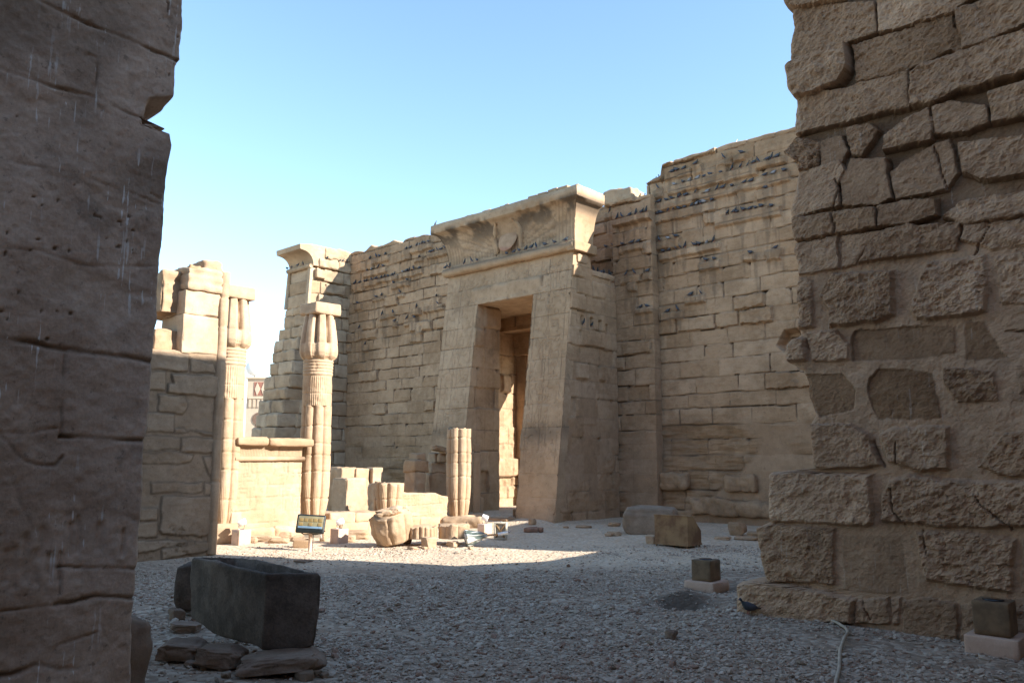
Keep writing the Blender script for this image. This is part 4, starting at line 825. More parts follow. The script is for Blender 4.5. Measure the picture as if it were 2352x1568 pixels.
# ------------------------------------------------------------------ near left wall end with its round corner moulding
XA = -13.05
def a3(pts): return [tuple(on_x(287.1 + x * .25634, 516.8 + y * .25634, XA)[[1, 2]]) for x, y in pts]
def a4(pts): return [tuple(on_x(287.1 + x * .25634, 890. + y * .25634, XA)[[1, 2]]) for x, y in pts]
AB = [(a3([(200, 1130), (565, 1162), (558, 1308), (200, 1290)]), .04, .8, .6), (a3([(577, 1185), (790, 1242), (822, 1338), (582, 1308)]), .03, .8, .5), (a3([(180, 1310), (368, 1312), (362, 1488), (180, 1480)]), .03, .7, .5), (a3([(412, 1322), (833, 1352), (833, 1500), (800, 1543), (560, 1518), (377, 1500), (382, 1420), (432, 1418)]), .07, .9, .55),
 (a4([(300, 60), (553, 72), (553, 170), (510, 238), (297, 223)]), .04, 1, .35), (a4([(180, 220), (443, 242), (436, 403), (180, 395)]), .03, .8, .6), (a4([(440, 362), (530, 362), (570, 400), (442, 408)]), .03, .8, .6), (a4([(582, 387), (818, 402), (833, 428), (700, 423)]), .05, .8, .6), (a4([(120, 420), (498, 442), (493, 558), (120, 560)]), .02, .8, .5), (a4([(507, 442), (928, 452), (928, 588), (502, 578)]), .03, .9, .55),
 (a4([(120, 580), (470, 572), (618, 600), (598, 658), (480, 688), (120, 680)]), .02, 1.1, .4), (a4([(692, 612), (924, 602), (924, 700), (830, 818), (742, 778)]), .02, 1.2, .45), (a4([(225, 842), (688, 852), (688, 928), (640, 943), (232, 943)]), .03, .8, .45), (a4([(702, 852), (928, 842), (928, 958), (702, 958)]), .03, .8, .5), (a4([(322, 972), (808, 972), (828, 1318), (700, 1328), (332, 1318), (307, 1270)]), .05, .9, .65),
 (a4([(60, 1080), (298, 1072), (288, 1193), (60, 1190)]), .03, .9, .5), (a4([(60, 1202), (293, 1202), (288, 1338), (60, 1350)]), .02, .9, .5), (a4([(60, 1367), (540, 1362), (548, 1408), (320, 1438), (60, 1500)]), .05, 1.2, .6), (a4([(562, 1372), (828, 1372), (838, 1440), (600, 1498), (332, 1540), (322, 1447)]), .06, 1.6, .5), (a4([(842, 1202), (938, 1212), (933, 1308), (852, 1308)]), .05, 1, .6)]
def anta_h(U, Z):
    wu = U + .016 * fbm2(U * 5, Z * 5, 401, 3); wz = Z + .016 * fbm2(U * 5 + 40, Z * 5, 402, 3)
    H = -.006 + .01 * fbm2(U * 3, Z * 3, 403, 4); tint = .45 + .1 * fbm2(U * 2, Z * 2, 404, 3); mort = np.full(U.shape, .85); st = np.zeros_like(U)
    for k, (p, pr, rg, tn) in enumerate(AB):
        d = poly_sd(wu, wz, p); s = ss(-.004, .018, d); face = pr + .012 * rg * fbm2(U * 3 + k, Z * 5, 410 + k, 4)
        face = face * .4; H = H * (1 - s) + face * s; tint = tint * (1 - s) + tn * s; mort = mort * (1 - s); st = np.maximum(st, .7 * np.exp(-(d / .014) ** 2))
    H = H + .006 * fbm2(U * 9, Z * 14, 406, 4); cr = np.abs(fbm2(U * 1.3, Z * 7, 408, 4)) < .02; H = H - .02 * cr * (Z < .5)
    return H, np.stack([tint, mort, st], -1)
anta = thing('wall_end', 'broken block wall end, sunlit above and shaded below, with round corner moulding', 'wall end', (-13.5, 6.4, 0))
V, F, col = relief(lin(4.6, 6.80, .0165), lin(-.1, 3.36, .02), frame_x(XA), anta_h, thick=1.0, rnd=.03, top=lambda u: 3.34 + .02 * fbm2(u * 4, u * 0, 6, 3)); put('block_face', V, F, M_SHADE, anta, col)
mb = MB()
def lump(y0, y1, z0, z1, x0, x1, sd, **k): rbox(mb, x0, x1, y0, y1, z0, z1, res=.035, seed=sd, **k)
lump(6.12, 6.80, 3.32, 3.98, -13.85, XA + .00, 411, bevel=.015, rough=.012); lump(6.14, 6.79, 3.985, 4.40, -13.8, XA - .01, 412, bevel=.018, rough=.014); lump(6.16, 6.78, 4.41, 4.80, -13.95, XA + .02, 413, bevel=.03, rough=.03, grooves=(-.05, .09), gd=.03)
lump(5.75, 6.3, 3.34, 3.72, -13.9, -13.25, 414, bevel=.03, rough=.03); lump(5.85, 6.3, 4.0, 4.72, -14.1, -13.32, 415, bevel=.03, rough=.04); lump(6.46, 6.80, 4.79, 4.97, -13.8, -13.12, 416, bevel=.05, rough=.04); lump(6.25, 6.6, 4.78, 4.9, -13.7, -13.2, 417, bevel=.05, rough=.04); lump(5.3, 6.0, 3.36, 3.62, -14.0, -13.45, 418, bevel=.08, rough=.06)
mb.put('broken_top', M_PALE, anta)
jz = np.array([.55, 1.2, 1.9, 2.6, 3.25, 3.85, 4.35])
V, F, col = lathe((XA - .03, 6.83, 0), lin(0, 4.80, .03), lambda T, Z: .092 - .018 * np.exp(-(np.min(np.abs(Z[..., None] - jz), -1) / .012) ** 2) + .005 * fbm2(T * 2, Z * 3, 420, 3) + .006 * np.cos(T) * 0, 32); put('corner_moulding', V, F, M_PALE, anta, col)
V, F, col = sbox((XA - .35, 6.80, 2.35), (.6, .2, 4.7), res=.06, bevel=.03, rough=.01, seed=421, grooves=(-1, -.4, .3, .9)); put('end_face', V, F, M_PALE, anta, col)
# ------------------------------------------------------------------ bundle columns
XS = -14.6; XCOL = -14.86; XS2 = -14.6
NL = 8
def rod(T, a, p=.5, ph=0.0): return 1 - a * (1 - np.abs(np.cos(NL / 2 * (T + ph))) ** p)
PH = math.radians(24)
def shaft_r(base):
    zk = np.array([0, .12, .35, .7, 1.2, 2.3, 2.36]); rk = np.array([.235, .262, .30, .325, .33, .318, .318])
    jn = np.array([.42, .98, 1.32, 1.56, 1.93])
    def f(T, Z):
        z = Z - base; r = np.interp(z, zk, rk) * rod(T, .22, .6, PH)
        fine = .006 * np.abs(np.sin(NL * 3 * T + z * 7)) * ss(.95, .5, z)
        return r - fine - .028 * np.exp(-(np.min(np.abs(z[..., None] + .012 * np.sin(3 * T)[..., None] - jn), -1) / .010) ** 2) + .006 * fbm2(T * 3, Z * 3, 500, 3)
    return f
def neck_r(base):
    def f(T, Z):
        z = Z - base; rib = .012 * (np.abs(np.sin(22 * T)) ** .6) * ss(3.0, 2.94, z) * ss(2.34, 2.38, z) * (.5 + .5 * (vn2(T * 2, z * 0, 9) > -.5))
        ring = .020 * np.abs(np.sin((z - 3.0) / .068 * math.pi)) ** .6 * ss(2.98, 3.02, z)
        return .300 + rib + ring - .012 * np.exp(-((z - 2.62) / .012) ** 2) - .02 * np.maximum(0, fbm2(T * 2, Z * 4, 502, 3) - .35) + .004 * fbm2(T * 3, Z * 5, 501, 3)
    return f
def cap_r(base):
    zk = np.array([3.34, 3.37, 3.42, 3.50, 3.60, 3.75, 4.0, 4.32]); rk = np.array([.31, .345, .385, .405, .405, .395, .365, .315])
    def f(T, Z):
        z = Z - base; r = np.interp(z, zk, rk); low = ss(3.72, 3.66, z)
        m = np.abs(np.cos(NL / 2 * (T + PH))); rodp = 1 - .30 * (1 - np.clip((m - .28) / .5, 0, 1) ** .5); sheath = rod(T, .07, .6, PH)
        gap = (m < .62)
        k = rodp * (1 - low) + np.where(gap, np.maximum(sheath * .965, rodp), np.maximum(rodp, sheath * .99)) * low
        r = r * k - .007 * np.abs(np.sin(NL * 3.5 * T)) * low * gap - .012 * np.exp(-((z - 3.70) / .010) ** 2) * (1 - gap) * .6
        r = r - .008 * (np.sin(z * 110) > .3) * ss(3.47, 3.44, z) * gap
        return r + .004 * fbm2(T * 3, Z * 4, 503, 3)
    return f
def column(px, py, label, z0=.33):
    p = on_x(px, py, XCOL); c = thing('bundle_column', label, 'column', (XCOL, p[1], 0)); o = (XCOL, p[1], 0)
    V, F, col = lathe(o, np.concatenate([lin(-.05, .24, .05), [.27, .30, .31]]), lambda T, Z: np.where(Z < .25, .50, .50 - (Z - .25) * .9) + .012 * fbm2(T * 2, Z * 4, 5, 3), 64); put('base', V, F, M_PALE, c, col)
    V, F, col = lathe(o, lin(z0 - .04, z0 + 2.36, .022), shaft_r(z0), 176); put('shaft', V, F, M_PALE, c, col)
    V, F, col = lathe(o, lin(z0 + 2.35, z0 + 3.36, .0125), neck_r(z0), 176); put('neck_band', V, F, M_PALE, c, col)
    V, F, col = lathe(o, lin(z0 + 3.34, z0 + 4.32, .016), cap_r(z0), 176); put('capital', V, F, M_PALE, c, col)
    V, F, col = sbox((XCOL, p[1], z0 + 4.32 + .125), (.64, .64, .25), rot(0, 0, .0), res=.04, bevel=.025, rough=.012, seed=510); put('abacus', V, F, M_PALE, c, col)
    return c
col1 = column(719, 1190, 'tall pale bundle column standing free in the sun, with bud capital and square block on top')
col0 = copy_tree(col1); col0.location = (XCOL, on_x(508, 1215, XCOL)[1], .05); tag(col0, 'pale bundle column half hidden behind the broken wall end at left')
def broken(px, py, z0, z1, label, seed, XCOL):
    p = on_x(px, py, XCOL); c = thing('column_stump', label, 'column', (XCOL, p[1], 0))
    zz = np.concatenate([lin(z0 - .04, z1, .022)]); base = shaft_r(z0)
    V, F, col = lathe((XCOL, p[1], 0), zz, lambda T, Z: base(T, np.minimum(Z, z0 + 2.3)) * (1.06 if seed == 1 else 1.0), 176)
    top = V[:, 2] > z1 - .3; V[top, 2] += (.05 * fbm2(V[top, 0] * 6, V[top, 1] * 6, seed, 3)) * ss(z1 - .3, z1, V[top, 2])
    put('shaft', V, F, M_PALE, c, col); return c, p
XC3, XCS = -14.86, -14.86
col3, p3 = broken(1053, 1188, .15, 2.31, 'broken bundle column shaft with flat top beside the gateway door', 2, XC3)
q = on_z(1061, 1213, .0); V, F, col = sbox((q[0] - .12, q[1] + .14, .12), (1.02, .42, .30), rot(0, 0, YAW - .1), res=.035, bevel=.10, rough=.02, seed=771, lump=.02); tag(put('fallen_block', V, F, M_PALE, None, col), 'long rounded pale block lying in front of the broken column', 'stone block')
stub, p2_ = broken(893, 1180, .25, 1.02, 'short column stump with ribbed lobes between the low sunlit walls', 1, XCS)
V, F, col = sbox((XCS - .30, p2_[1] - .12, .62), (.30, .34, .78), res=.03, bevel=.04, rough=.04, seed=77); put('broken_back', V, F, M_PALE, stub, col)

# ------------------------------------------------------------------ screen walls and plinth along the column line
def carved(zc, seed, nst, u0, u1, z0, z1):
    rs = np.random.RandomState(seed); S = []
    for k in range(nst):
        u, z = rs.uniform(u0, u1), rs.uniform(z0, z1); a = rs.choice([math.pi / 2, math.pi / 2, 0, rs.uniform(0, 3)]); L = rs.uniform(.06, .35); b = rs.uniform(-.05, .05)
        S.append(((u, z), (u + L / 2 * math.cos(a) + b, z + L / 2 * math.sin(a)), (u + L * math.cos(a), z + L * math.sin(a))))
    def f(U, Z):
        h, tint, st, ci, r = masonry(U, Z, zc, seed, (.35, .8), joint=.010, jd=.02, off=.004, boss=0, rough=.004, warp=.008, recess=0, holes=.01)
        cut = np.zeros_like(U)
        for p in S: cut = np.maximum(cut, np.exp(-(line_d(U, Z, p) / .010) ** 2))
        return h - .011 * cut, np.stack([tint, 0 * U, .4 * st + .15 * cut], -1)
    return f
y0, y1 = on_x(538, 1050, XS)[1], on_x(697, 1050, XS)[1]
scr = thing('screen_wall', 'sunlit carved screen wall with rounded cornice left of the tall column', 'wall', (XS, (y0 + y1) / 2, 0))
V, F, col = relief(lin(y0, y1 - .03, .018), lin(.1, 1.53, .018), frame_x(XS), carved(np.array([0, .34, .58, .82, 1.06, 1.28, 1.56]), 601, 60, y0, y1, .5, 1.45), thick=.4, rnd=.02); put('carved_face', V, F, M_PALE, scr, col)
mb = MB(); a, f, _ = tube([(XS + .02, y0, 1.575), (XS + .02, (y0 + y1) / 2 + .2, 1.575), (XS + .02, (y0 + y1) / 2 + .22, 1.575), (XS + .02, y1, 1.57)], [.05, .05, .046, .05], 12); mb.add(a, f); mb.put('torus_moulding', M_PALE, scr)
yy = lin(y0, y1 - .02, .01); tt = np.linspace(0, 1, 9); YY, TT = np.meshgrid(yy, tt, indexing='xy')
X_ = XS - .03 + .05 * TT ** 3 + .006 * np.cos(2 * np.pi * YY / .034) - .03 * (np.abs(YY - (y0 + y1) / 2 - .21) < .011); P = np.stack([X_, YY, 1.62 + .21 * TT], -1).reshape(-1, 3); put('fluted_band', P, grid_faces(len(yy), 9), M_PALE, scr)
mb = MB(); rbox(mb, XS - .4, XS + .13, y0, (y0 + y1) / 2 - .1, 1.83, 1.99, res=.04, bevel=.045, rough=.012, seed=611); rbox(mb, XS - .4, XS + .14, (y0 + y1) / 2 - .095, y1 + .16, 1.82, 1.975, res=.04, bevel=.045, rough=.014, seed=612); rbox(mb, XS - .4, XS - .05, y0, y1, 1.5, 1.85, res=.2, bevel=.01, rough=.002, seed=613)
mb.put('cornice', M_PALE, scr)
pl = thing('stone_plinth', 'low pale stone plinth course under the columns and screen walls', 'plinth', (XS - .2, 12, 0)); mb = MB(); y = 7.3; k = 0; rs = np.random.RandomState(5)
while y < 14.6:
    w = rs.uniform(.55, 1.0); h = .24 + rs.uniform(-.03, .03) + (.0 if y < 13 else -.08); xo = .0 * float(ss(11.0, 12.6, np.array(y + w / 2))); rbox(mb, XS - .7 + xo, XS + xo + .10 + rs.uniform(-.04, .05), y, y + w - .012, -.1, h, res=.05, bevel=.04, rough=.025, seed=620 + k); y += w; k += 1
for k, (a, b, z) in enumerate(((10.25, 10.9, .43), (10.91, 11.62, .41))): rbox(mb, XS - .6, XS + .02, a, b, .2, z, res=.04, bevel=.03, rough=.02, seed=640 + k)
mb.put('kerb_blocks', M_PALE, pl)
y0, y1 = on_x(925, 1160, XS2)[1], on_x(1030, 1160, XS2)[1]
low = thing('screen_wall', 'low broken carved wall between the column stump and the broken column', 'wall', (XS2, (y0 + y1) / 2, 0))
V, F, col = relief(lin(y0 - .15, y1, .018), lin(.1, .79, .018), frame_x(XS2), carved(np.array([0, .25, .5, .72, 1]), 651, 40, y0, y1, .3, .7), thick=.4, rnd=.05, top=lambda u: .79 - .10 * ss(y1 - .7, y1, u) + .03 * fbm2(u * 4, u * 0, 7, 3), right=lambda z: y1 - .12 * ss(.65, .8, z) + .02 * fbm2(z * 7, z * 0, 8, 3)); put('carved_face', V, F, M_PALE, low, col)
# blocks whose sunlit side lies on a plane X, given by the picture edges of that side and of the shaded end
def block_px(mb, X, xl, xc, xr, yt, yb, seed, zb=None, **k):
    ym = (yt + yb) / 2; a = on_x(xc, ym, X); y0 = a[1]; y1 = on_x(xr, ym, X)[1]; x0 = on_y(xl, ym, y0)[0] if xl is not None else X - .35
    zt = on_x(xc, yt, X)[2]; z0 = on_x(xc, yb, X)[2] if zb is None else zb
    k.setdefault('res', .04); k.setdefault('bevel', .02); k.setdefault('rough', .012); rbox(mb, x0, X, y0, y1, z0, zt, seed=seed, **k)
def d5(x): return (1300 + x * .4464) / 1.7415
def e5(y): return (1600 + y * .4464) / 1.7415
jb = thing('door_jamb_stone', 'upright sunlit jamb slab right behind the broken column by the gateway', 'jamb', (-15, 15, 0)); mb = MB()
block_px(mb, -14.95, d5(1325), d5(1333), d5(1393), e5(470), e5(1080), 661, zb=0, grooves=(-.55, -.2, .2, .55)); block_px(mb, -14.97, d5(1328), d5(1336), d5(1395), e5(392), e5(474), 662, bevel=.05, rough=.03); block_px(mb, -15.0, d5(1380), d5(1394), d5(1424), e5(870), e5(1080), 663, zb=0)
mb.put('jamb_blocks', M_PALE, jb)
dw = thing('ruined_doorway', 'low ruined doorway of pale blocks in the sun right of the tall column', 'doorway', (-16.5, 12, 0)); mb = MB()
block_px(mb, -16.1, d5(60), d5(190), d5(365), e5(700), e5(990), 671, zb=0, grooves=(-.15, .2)); mb.put('corner_block', M_PALE, dw)
mb = MB(); block_px(mb, -16.6, d5(362), d5(425), d5(516), e5(606), e5(1000), 672, zb=0, grooves=(0., .3)); block_px(mb, -16.75, d5(30), d5(150), d5(285), e5(600), e5(705), 673, bevel=.03, rough=.03, zb=.2); block_px(mb, -16.7, d5(150), d5(280), d5(400), e5(612), e5(700), 674, zb=.2, rough=.02); mb.put('jamb_blocks', M_PALE, dw)
rb = thing('ruined_wall', 'stacked ruin of pale blocks behind the low carved wall', 'ruin', (-16, 14, 0)); mb = MB()
for k, (X, xl, xc, xr, yt, yb, zb) in enumerate(((-15.75, 705, 808, 905, 640, 1000, 0), (-15.73, 702, 806, 935, 538, 644, None), (-15.8, 755, 830, 905, 474, 540, None), (-16.0, 890, 945, 1092, 650, 1000, 0), (-16.0, 896, 960, 1092, 556, 652, None), (-16.05, 915, 985, 1092, 470, 558, None), (-15.9, 1000, 1030, 1092, 478, 556, None))):
    block_px(mb, X, d5(xl), d5(xc), d5(xr), e5(yt), e5(yb), 680 + k, zb=zb, bevel=.03, rough=.025)
mb.put('block_stack', M_PALE, rb)
mb = MB(); p = on_x(d5(1020), e5(435), -15.95); V, F, C = rock(p, (.32, .5, .15), 33, .7, .15, R=rot(-.2, 0, 0), sub=3); mb.add(V, F, C); p = on_x(d5(1075), e5(460), -15.9); V, F, C = rock(p, (.3, .25, .2), 34, sub=3); mb.add(V, F, C); mb.put('loose_stones', M_PALE, rb)

# ------------------------------------------------------------------ fallen drums, capitals and rubble in the sunlit court
def lobed(R0, n, a, p=.6, rag=.01, sd=1): return lambda T, Z: R0 * (1 - a * (1 - np.abs(np.cos(n / 2 * T)) ** p)) + rag * fbm2(T * 2.2, Z * 5, sd, 4)
p = on_z(885, 1256)
dr = thing('fallen_drum', 'big tilted column drum with broken top lying on the court floor', 'column drum', (p[0], p[1], 0))
base = lobed(.385, 7, .12, .5, .02, 701); V, F, col = lathe((0, 0, 0), np.concatenate([[-.27, -.265], lin(-.25, .25, .022), [.262, .265]]), lambda T, Z: base(T, Z) * (1 - .18 * ss(.0, -.27, Z)) * np.where(np.abs(Z) > .26, .93, 1), 140)
V[:, 2] += .05 * fbm2(V[:, 0] * 5, V[:, 1] * 5, 702, 3) * ss(.1, .26, V[:, 2]); V = V @ rot(math.radians(10), math.radians(-10), .5).T + np.array([p[0], p[1] + .15, .345]); put('lobed_shaft', V, F, M_PALE, dr, col)
V, F, col = rock((p[0] + .0, p[1] + .05, .60), (.58, .42, .22), 703, .7, .25, R=rot(0, -.2, .75), sub=4); put('broken_top', V, F, M_PALE, dr, col)
def low_drum(px, py, R0, h, zb, n, a, label, sd, m=M_PALE, half=False):
    q = on_z(px, py); c = thing('fallen_capital', label, 'column capital', (q[0], q[1], 0)); f0 = lobed(R0, n, a, .45, .012, sd)
    V, F, col = lathe((q[0], q[1], 0), np.concatenate([[zb, zb + .004], lin(zb + .012, zb + h - .01, .02), [zb + h]]), lambda T, Z: f0(T, Z) * np.where((Z < zb + .003) | (Z > zb + h - .003), .92, 1), 180); V[:, 2] += .03 * fbm2(V[:, 0] * 7, V[:, 1] * 7, sd + 2, 3) * ss(zb + h - .06, zb + h, V[:, 2]); put('ribbed_drum', V, F, m, c, col); return q
q = low_drum(968, 1253, .29, .22, .14, 18, .10, 'flat ribbed capital fragment propped on small stones right of the tilted drum', 711)
q2 = low_drum(1042, 1250, .29, .25, .12, 7, .14, 'lobed dark-sided drum fragment beside the folded parasol', 721)
def stone_at(px, py, w, h, label, sd, m=M_PALE, d=None, cat='stone', name='stone', box=.65, rz=0., zoff=0.0, rough=.14, tilt=0., group=None, sub=3):
    q = on_z(px, py); z = gzs(q); V, F, col = rock((0, 0, h * .42 + zoff), (w, d or w * .8, h), sd, box, rough, R=rot(tilt, 0, rz), sub=sub)
    o = put(name, V, F, m, None, col); o.location = (q[0], q[1], z); return tag(o, label, cat, group)
stone_at(983, 1259, .27, .22, 'pale prop stone under the ribbed capital fragment', 731); stone_at(1040, 1256, .22, .12, 'small stone wedged under the lobed drum fragment', 732)
stone_at(935, 1250, .16, .14, 'round brown stone just right of the tilted drum', 733, M_ROCK)
for k, (x, y, w, h) in enumerate(((948, 1262, .2, .06), (975, 1262, .12, .05), (1080, 1262, .1, .06))): stone_at(x, y, w, h, ['flat chip of stone at the foot of the tilted drum', 'little chip in front of the prop stone', 'tiny stone under the fallen parasol'][k], 735 + k)
for k, (x, y, w, h, d, lb) in enumerate(((600, 1243, .75, .14, .3, 'long flat rubble slab at the foot of the screen wall'), (655, 1236, .45, .16, .3, 'rubble stone under the left rim of the tall column base'), (640, 1247, .4, .1, .25, 'thin split slab in front of the screen wall'), (690, 1241, .4, .12, .3, 'rubble stone behind the black floodlight post'), (820, 1237, .5, .2, .3, 'pitted rubble block left of the tilted drum'), (741, 1241, .14, .16, .14, 'small dark stone beside the second white lamp cube'), (583, 1247, .14, .12, .12, 'small stone at the right of the first lamp cube'), (805, 1243, .2, .14, .2, 'rounded stone right of the second lamp cube'))): stone_at(x, y, w, h, lb, 740 + k, d=d, rz=YAW)
p = on_z(692, 1256); V, F, col = sbox((p[0], p[1], .06), (.28, .15, .13), rot(0, .08, YAW + .1), res=.04, bevel=.012, rough=.006, seed=9); tag(put('loose_brick', V, F, M_PALE, None, col), 'pale brick lying beside the black floodlight post', 'brick')

M_WHITE = plain('white_enamel', (.78, .78, .76), .4, var=.08); M_BLACK = plain('black_housing', (.012, .016, .015), .45, var=.3); M_WOOD = plain('wood_pole', (.42, .25, .13), .6, var=.3, sc=20); M_STEEL = plain('grey_steel', (.35, .35, .35), .4, .6); M_LENS = plain('lamp_lens', (.24, .21, .12), .25, var=.2); M_LENSB = plain('lens_glare', (.16, .25, .34), .15, var=.2); M_RUST = plain('rusty_sheet', (.27, .165, .075), .8, sc=3.0, c2=(.14, .07, .03), bump=.2); M_HOSE = plain('hose_rubber', (.44, .36, .26), .7, var=.2); M_CLOTH = plain('striped_canvas', (.36, .37, .33), .85, var=.5, sc=14, c2=(.05, .07, .06)); M_BRICK = plain('clay_brick', (.30, .17, .11), .9, var=.3); M_DBOX = plain('weathered_panel', (.19, .12, .062), .85, var=.35, sc=9); M_TILE = plain('led_tile', (.26, .18, .07), .4); M_CREAM = plain('cream_paint', (.52, .45, .34), .7, var=.2, sc=12); M_GLASSD = plain('dark_glass', (.02, .025, .03), .08, var=.1)
def cube_lamp(px, py, w, h, lbc, lbl, sd, flip=1):
    q = on_z(px, py); z = gzs(q); V, F, col = sbox((q[0], q[1], z + h / 2 - .01), (w, w, h + .02), rot(0, 0, .06 * flip), res=.06, bevel=.012, rough=.003, seed=sd, tint=.5); tag(put('lamp_plinth', V, F, M_PINK, None, col), lbc, 'plinth', 'pink lamp plinths')
    L = thing('floodlight', lbl, 'floodlight', (q[0], q[1], z + h), 'small white floodlights'); zz = z + h
    V, F, col = sbox((q[0] + .01, q[1], zz + .125), (.14, .11, .10), rot(.35, -.35 * flip, YAW), res=.05, bevel=.015, rough=.001, seed=3); put('lamp_head', V, F, M_WHITE, L)
    mb = MB()
    for s in (-1, 1):
        e = RT * .055 * s; a, f, _ = tube([np.array([q[0], q[1], zz - .005]) + e * .6, np.array([q[0], q[1], zz + .05]) + e, np.array([q[0], q[1], zz + .12]) + e], .007, 6); mb.add(a, f)
    a, f, _ = tube([np.array([q[0], q[1], zz + .004]) - RT * .05, np.array([q[0], q[1], zz + .004]) + RT * .05], .012, 6); mb.add(a, f); mb.put('bracket', M_STEEL, L)
cube_lamp(553, 1251, .255, .275, 'pink stone lamp cube under the screen wall, nearest the shaded wall end', 'white floodlight on the lamp cube nearest the shaded wall end', 41)
cube_lamp(779, 1246, .245, .27, 'pink stone lamp cube between the tall column and the tilted drum', 'white floodlight on the lamp cube beside the tilted drum', 42)
cube_lamp(1113, 1226, .22, .20, 'small pink lamp cube behind the folded parasol pole', 'white floodlight on the small cube near the gateway door', 43, -1)
# black panel floodlight on a post
q = on_z(712, 1263); z = gzs(q); fl = thing('floodlight', 'big black panel floodlight with yellow lens on a short post', 'floodlight', (q[0], q[1], z)); c = np.array([q[0], q[1], z + .465]); RR = rot(0, 0, YAW) @ rot(-.28, .05, 0)
V, F, col = sbox(c, (.50, .07, .325), RR, res=.06, bevel=.025, rough=.001, seed=4); put('housing', V, F, M_BLACK, fl)
V, F, col = sbox(c + RR @ np.array([0, -.034, .022]), (.44, .012, .215), RR, res=.2, bevel=.004, rough=0, seed=4); glass = put('reflector', V, F, M_LENS, fl)
mb = MB()
for i in range(5):
    for j in range(2):
        if (i + j * 0) % 2 == 0 or j == 0: V, F, col = sbox(c + RR @ np.array([-.165 + .0825 * i, -.042, .062 - .075 * j]), (.070, .006, .058), RR, res=.2, bevel=.002, rough=0); mb.add(V, F, col)
mb.put('led_tiles', M_TILE, glass)
V, F, col = sbox(c + RR @ np.array([.0, -.043, -.066]), (.42, .005, .036), RR, res=.2, bevel=.002, rough=0); put('glare_strip', V, F, M_LENSB, glass)
mb = MB(); a, f, _ = tube([(q[0], q[1], z - .05), (q[0], q[1], z + .30)], .032, 12); mb.add(a, f); mb.put('post', M_PINK, fl)
mb = MB(); a, f, _ = tube([c + RR @ np.array([-.26, .03, -.1]), np.array([q[0], q[1], z + .29]) + RT * -.12, np.array([q[0], q[1], z + .29]) + RT * .12, c + RR @ np.array([.26, .03, -.1])], .010, 6); mb.add(a, f); a, f, _ = tube([np.array([q[0], q[1], z + .28]) + RT * .05, np.array([q[0], q[1], z + .15]) + RT * .045, np.array([q[0], q[1], z]) + RT * .035], .006, 5); mb.add(a, f); mb.put('yoke', M_BLACK, fl)
V, F, col = sbox((q[0] - RT[0] * .02, q[1] + .06, z + .255), (.30, .012, .11), rot(.9, 0, YAW), res=.1, bevel=.004, rough=0); put('back_plate', V, F, M_WHITE, fl)
# folded parasol lying on its side
a0 = on_z(1078, 1256); a1 = on_z(1105, 1228); zc = .11
par = thing('folded_parasol', 'folded striped parasol with wooden pole lying beside the drum fragments', 'parasol', (a0[0], a0[1], 0))
b0 = np.array([a0[0], a0[1], .15]) - RT * .07; b1 = b0 + RT * .33 + np.array([0, .15, .06]); d = b1 - b0
def fold(T, Z): return (.145 - .11 * Z / .4) * (1 + .16 * np.cos(7 * T + Z * 4)) + .012 * fbm2(T * 2, Z * 8, 4, 2)
V, F, col = lathe((0, 0, 0), lin(0, .4, .02), fold, 64); col[:, 0] = .5; M_ = Vector(d).to_track_quat('Z', 'Y').to_matrix(); V = V @ np.array(M_).T + b0; V[:, 2] = np.maximum(V[:, 2], gzs(a0) + .002 + (V[:, 2] - b0[2]) * .1 + .01)
t = NT('parasol_canvas'); co = t.n('ShaderNodeTexCoord').outputs['Object']; n = t.noise(t.mapped(co, (3, 3, 26)), 1.0, 2); c_ = t.mix(t.ramp(n, .44, .52), (.055, .075, .065), (.50, .50, .46)); t.l(c_, t.b.inputs['Base Color']); t.b.inputs['Roughness'].default_value = .9
put('canopy', V, F, t.m, par, col)
u = d / np.linalg.norm(d); mb = MB(); a, f, _ = tube([b0 + u * .36, b0 + u * .36 + RT * .26 + _Z * .02], .018, 10); mb.add(a, f); mb.put('wooden_pole', M_WOOD, par)
mb = MB(); e = b0 + u * .36 + RT * .24 + _Z * .02; a, f, _ = tube([e, e + RT * .18 + _Z * .03], .030, 12); mb.add(a, f); mb.put('white_sleeve', M_WHITE, par)
mb = MB(); a, f, _ = tube([e + RT * .18 + _Z * .03, e + RT * .25 + _Z * .07], .010, 8); mb.add(a, f); mb.put('steel_rod', M_STEEL, par)
# cream junction box with a cross brace
q = on_z(1150, 1238); z = gzs(q); bx = thing('equipment_box', 'cream metal box with a cross brace standing on edge by the parasol pole', 'metal box', (q[0], q[1], z)); R_ = rot(0, 0, YAW - .12); c = np.array([q[0], q[1], z + .17])
mb = MB()
for (dx, dz, w, h) in ((-.11, 0, .035, .335), (.11, 0, .035, .335), (0, .15, .255, .035), (0, -.15, .255, .035)): V, F, col = sbox(c + R_ @ np.array([dx, -.01, dz]), (w, .14, h), R_, res=.1, bevel=.008, rough=.001); mb.add(V, F, col)
mb.put('frame', M_CREAM, bx); V, F, col = sbox(c + R_ @ np.array([0, -.035, 0]), (.2, .04, .28), R_, res=.1, bevel=.01, rough=.001); put('back_panel', V, F, M_CREAM, bx)
mb = MB()
for s in (-1, 1): V, F, col = sbox(c + R_ @ np.array([0, -.065, .0]), (.30, .03, .03), R_ @ rot(0, s * .95, 0), res=.1, bevel=.004, rough=0); mb.add(V, F, col)
mb.put('cross_brace', M_RUST, bx); V, F, col = sbox(c + np.array([0, 0, .175]), (.03, .03, .03), R_, res=.1, bevel=.008, rough=0); put('knob', V, F, M_STEEL, bx)
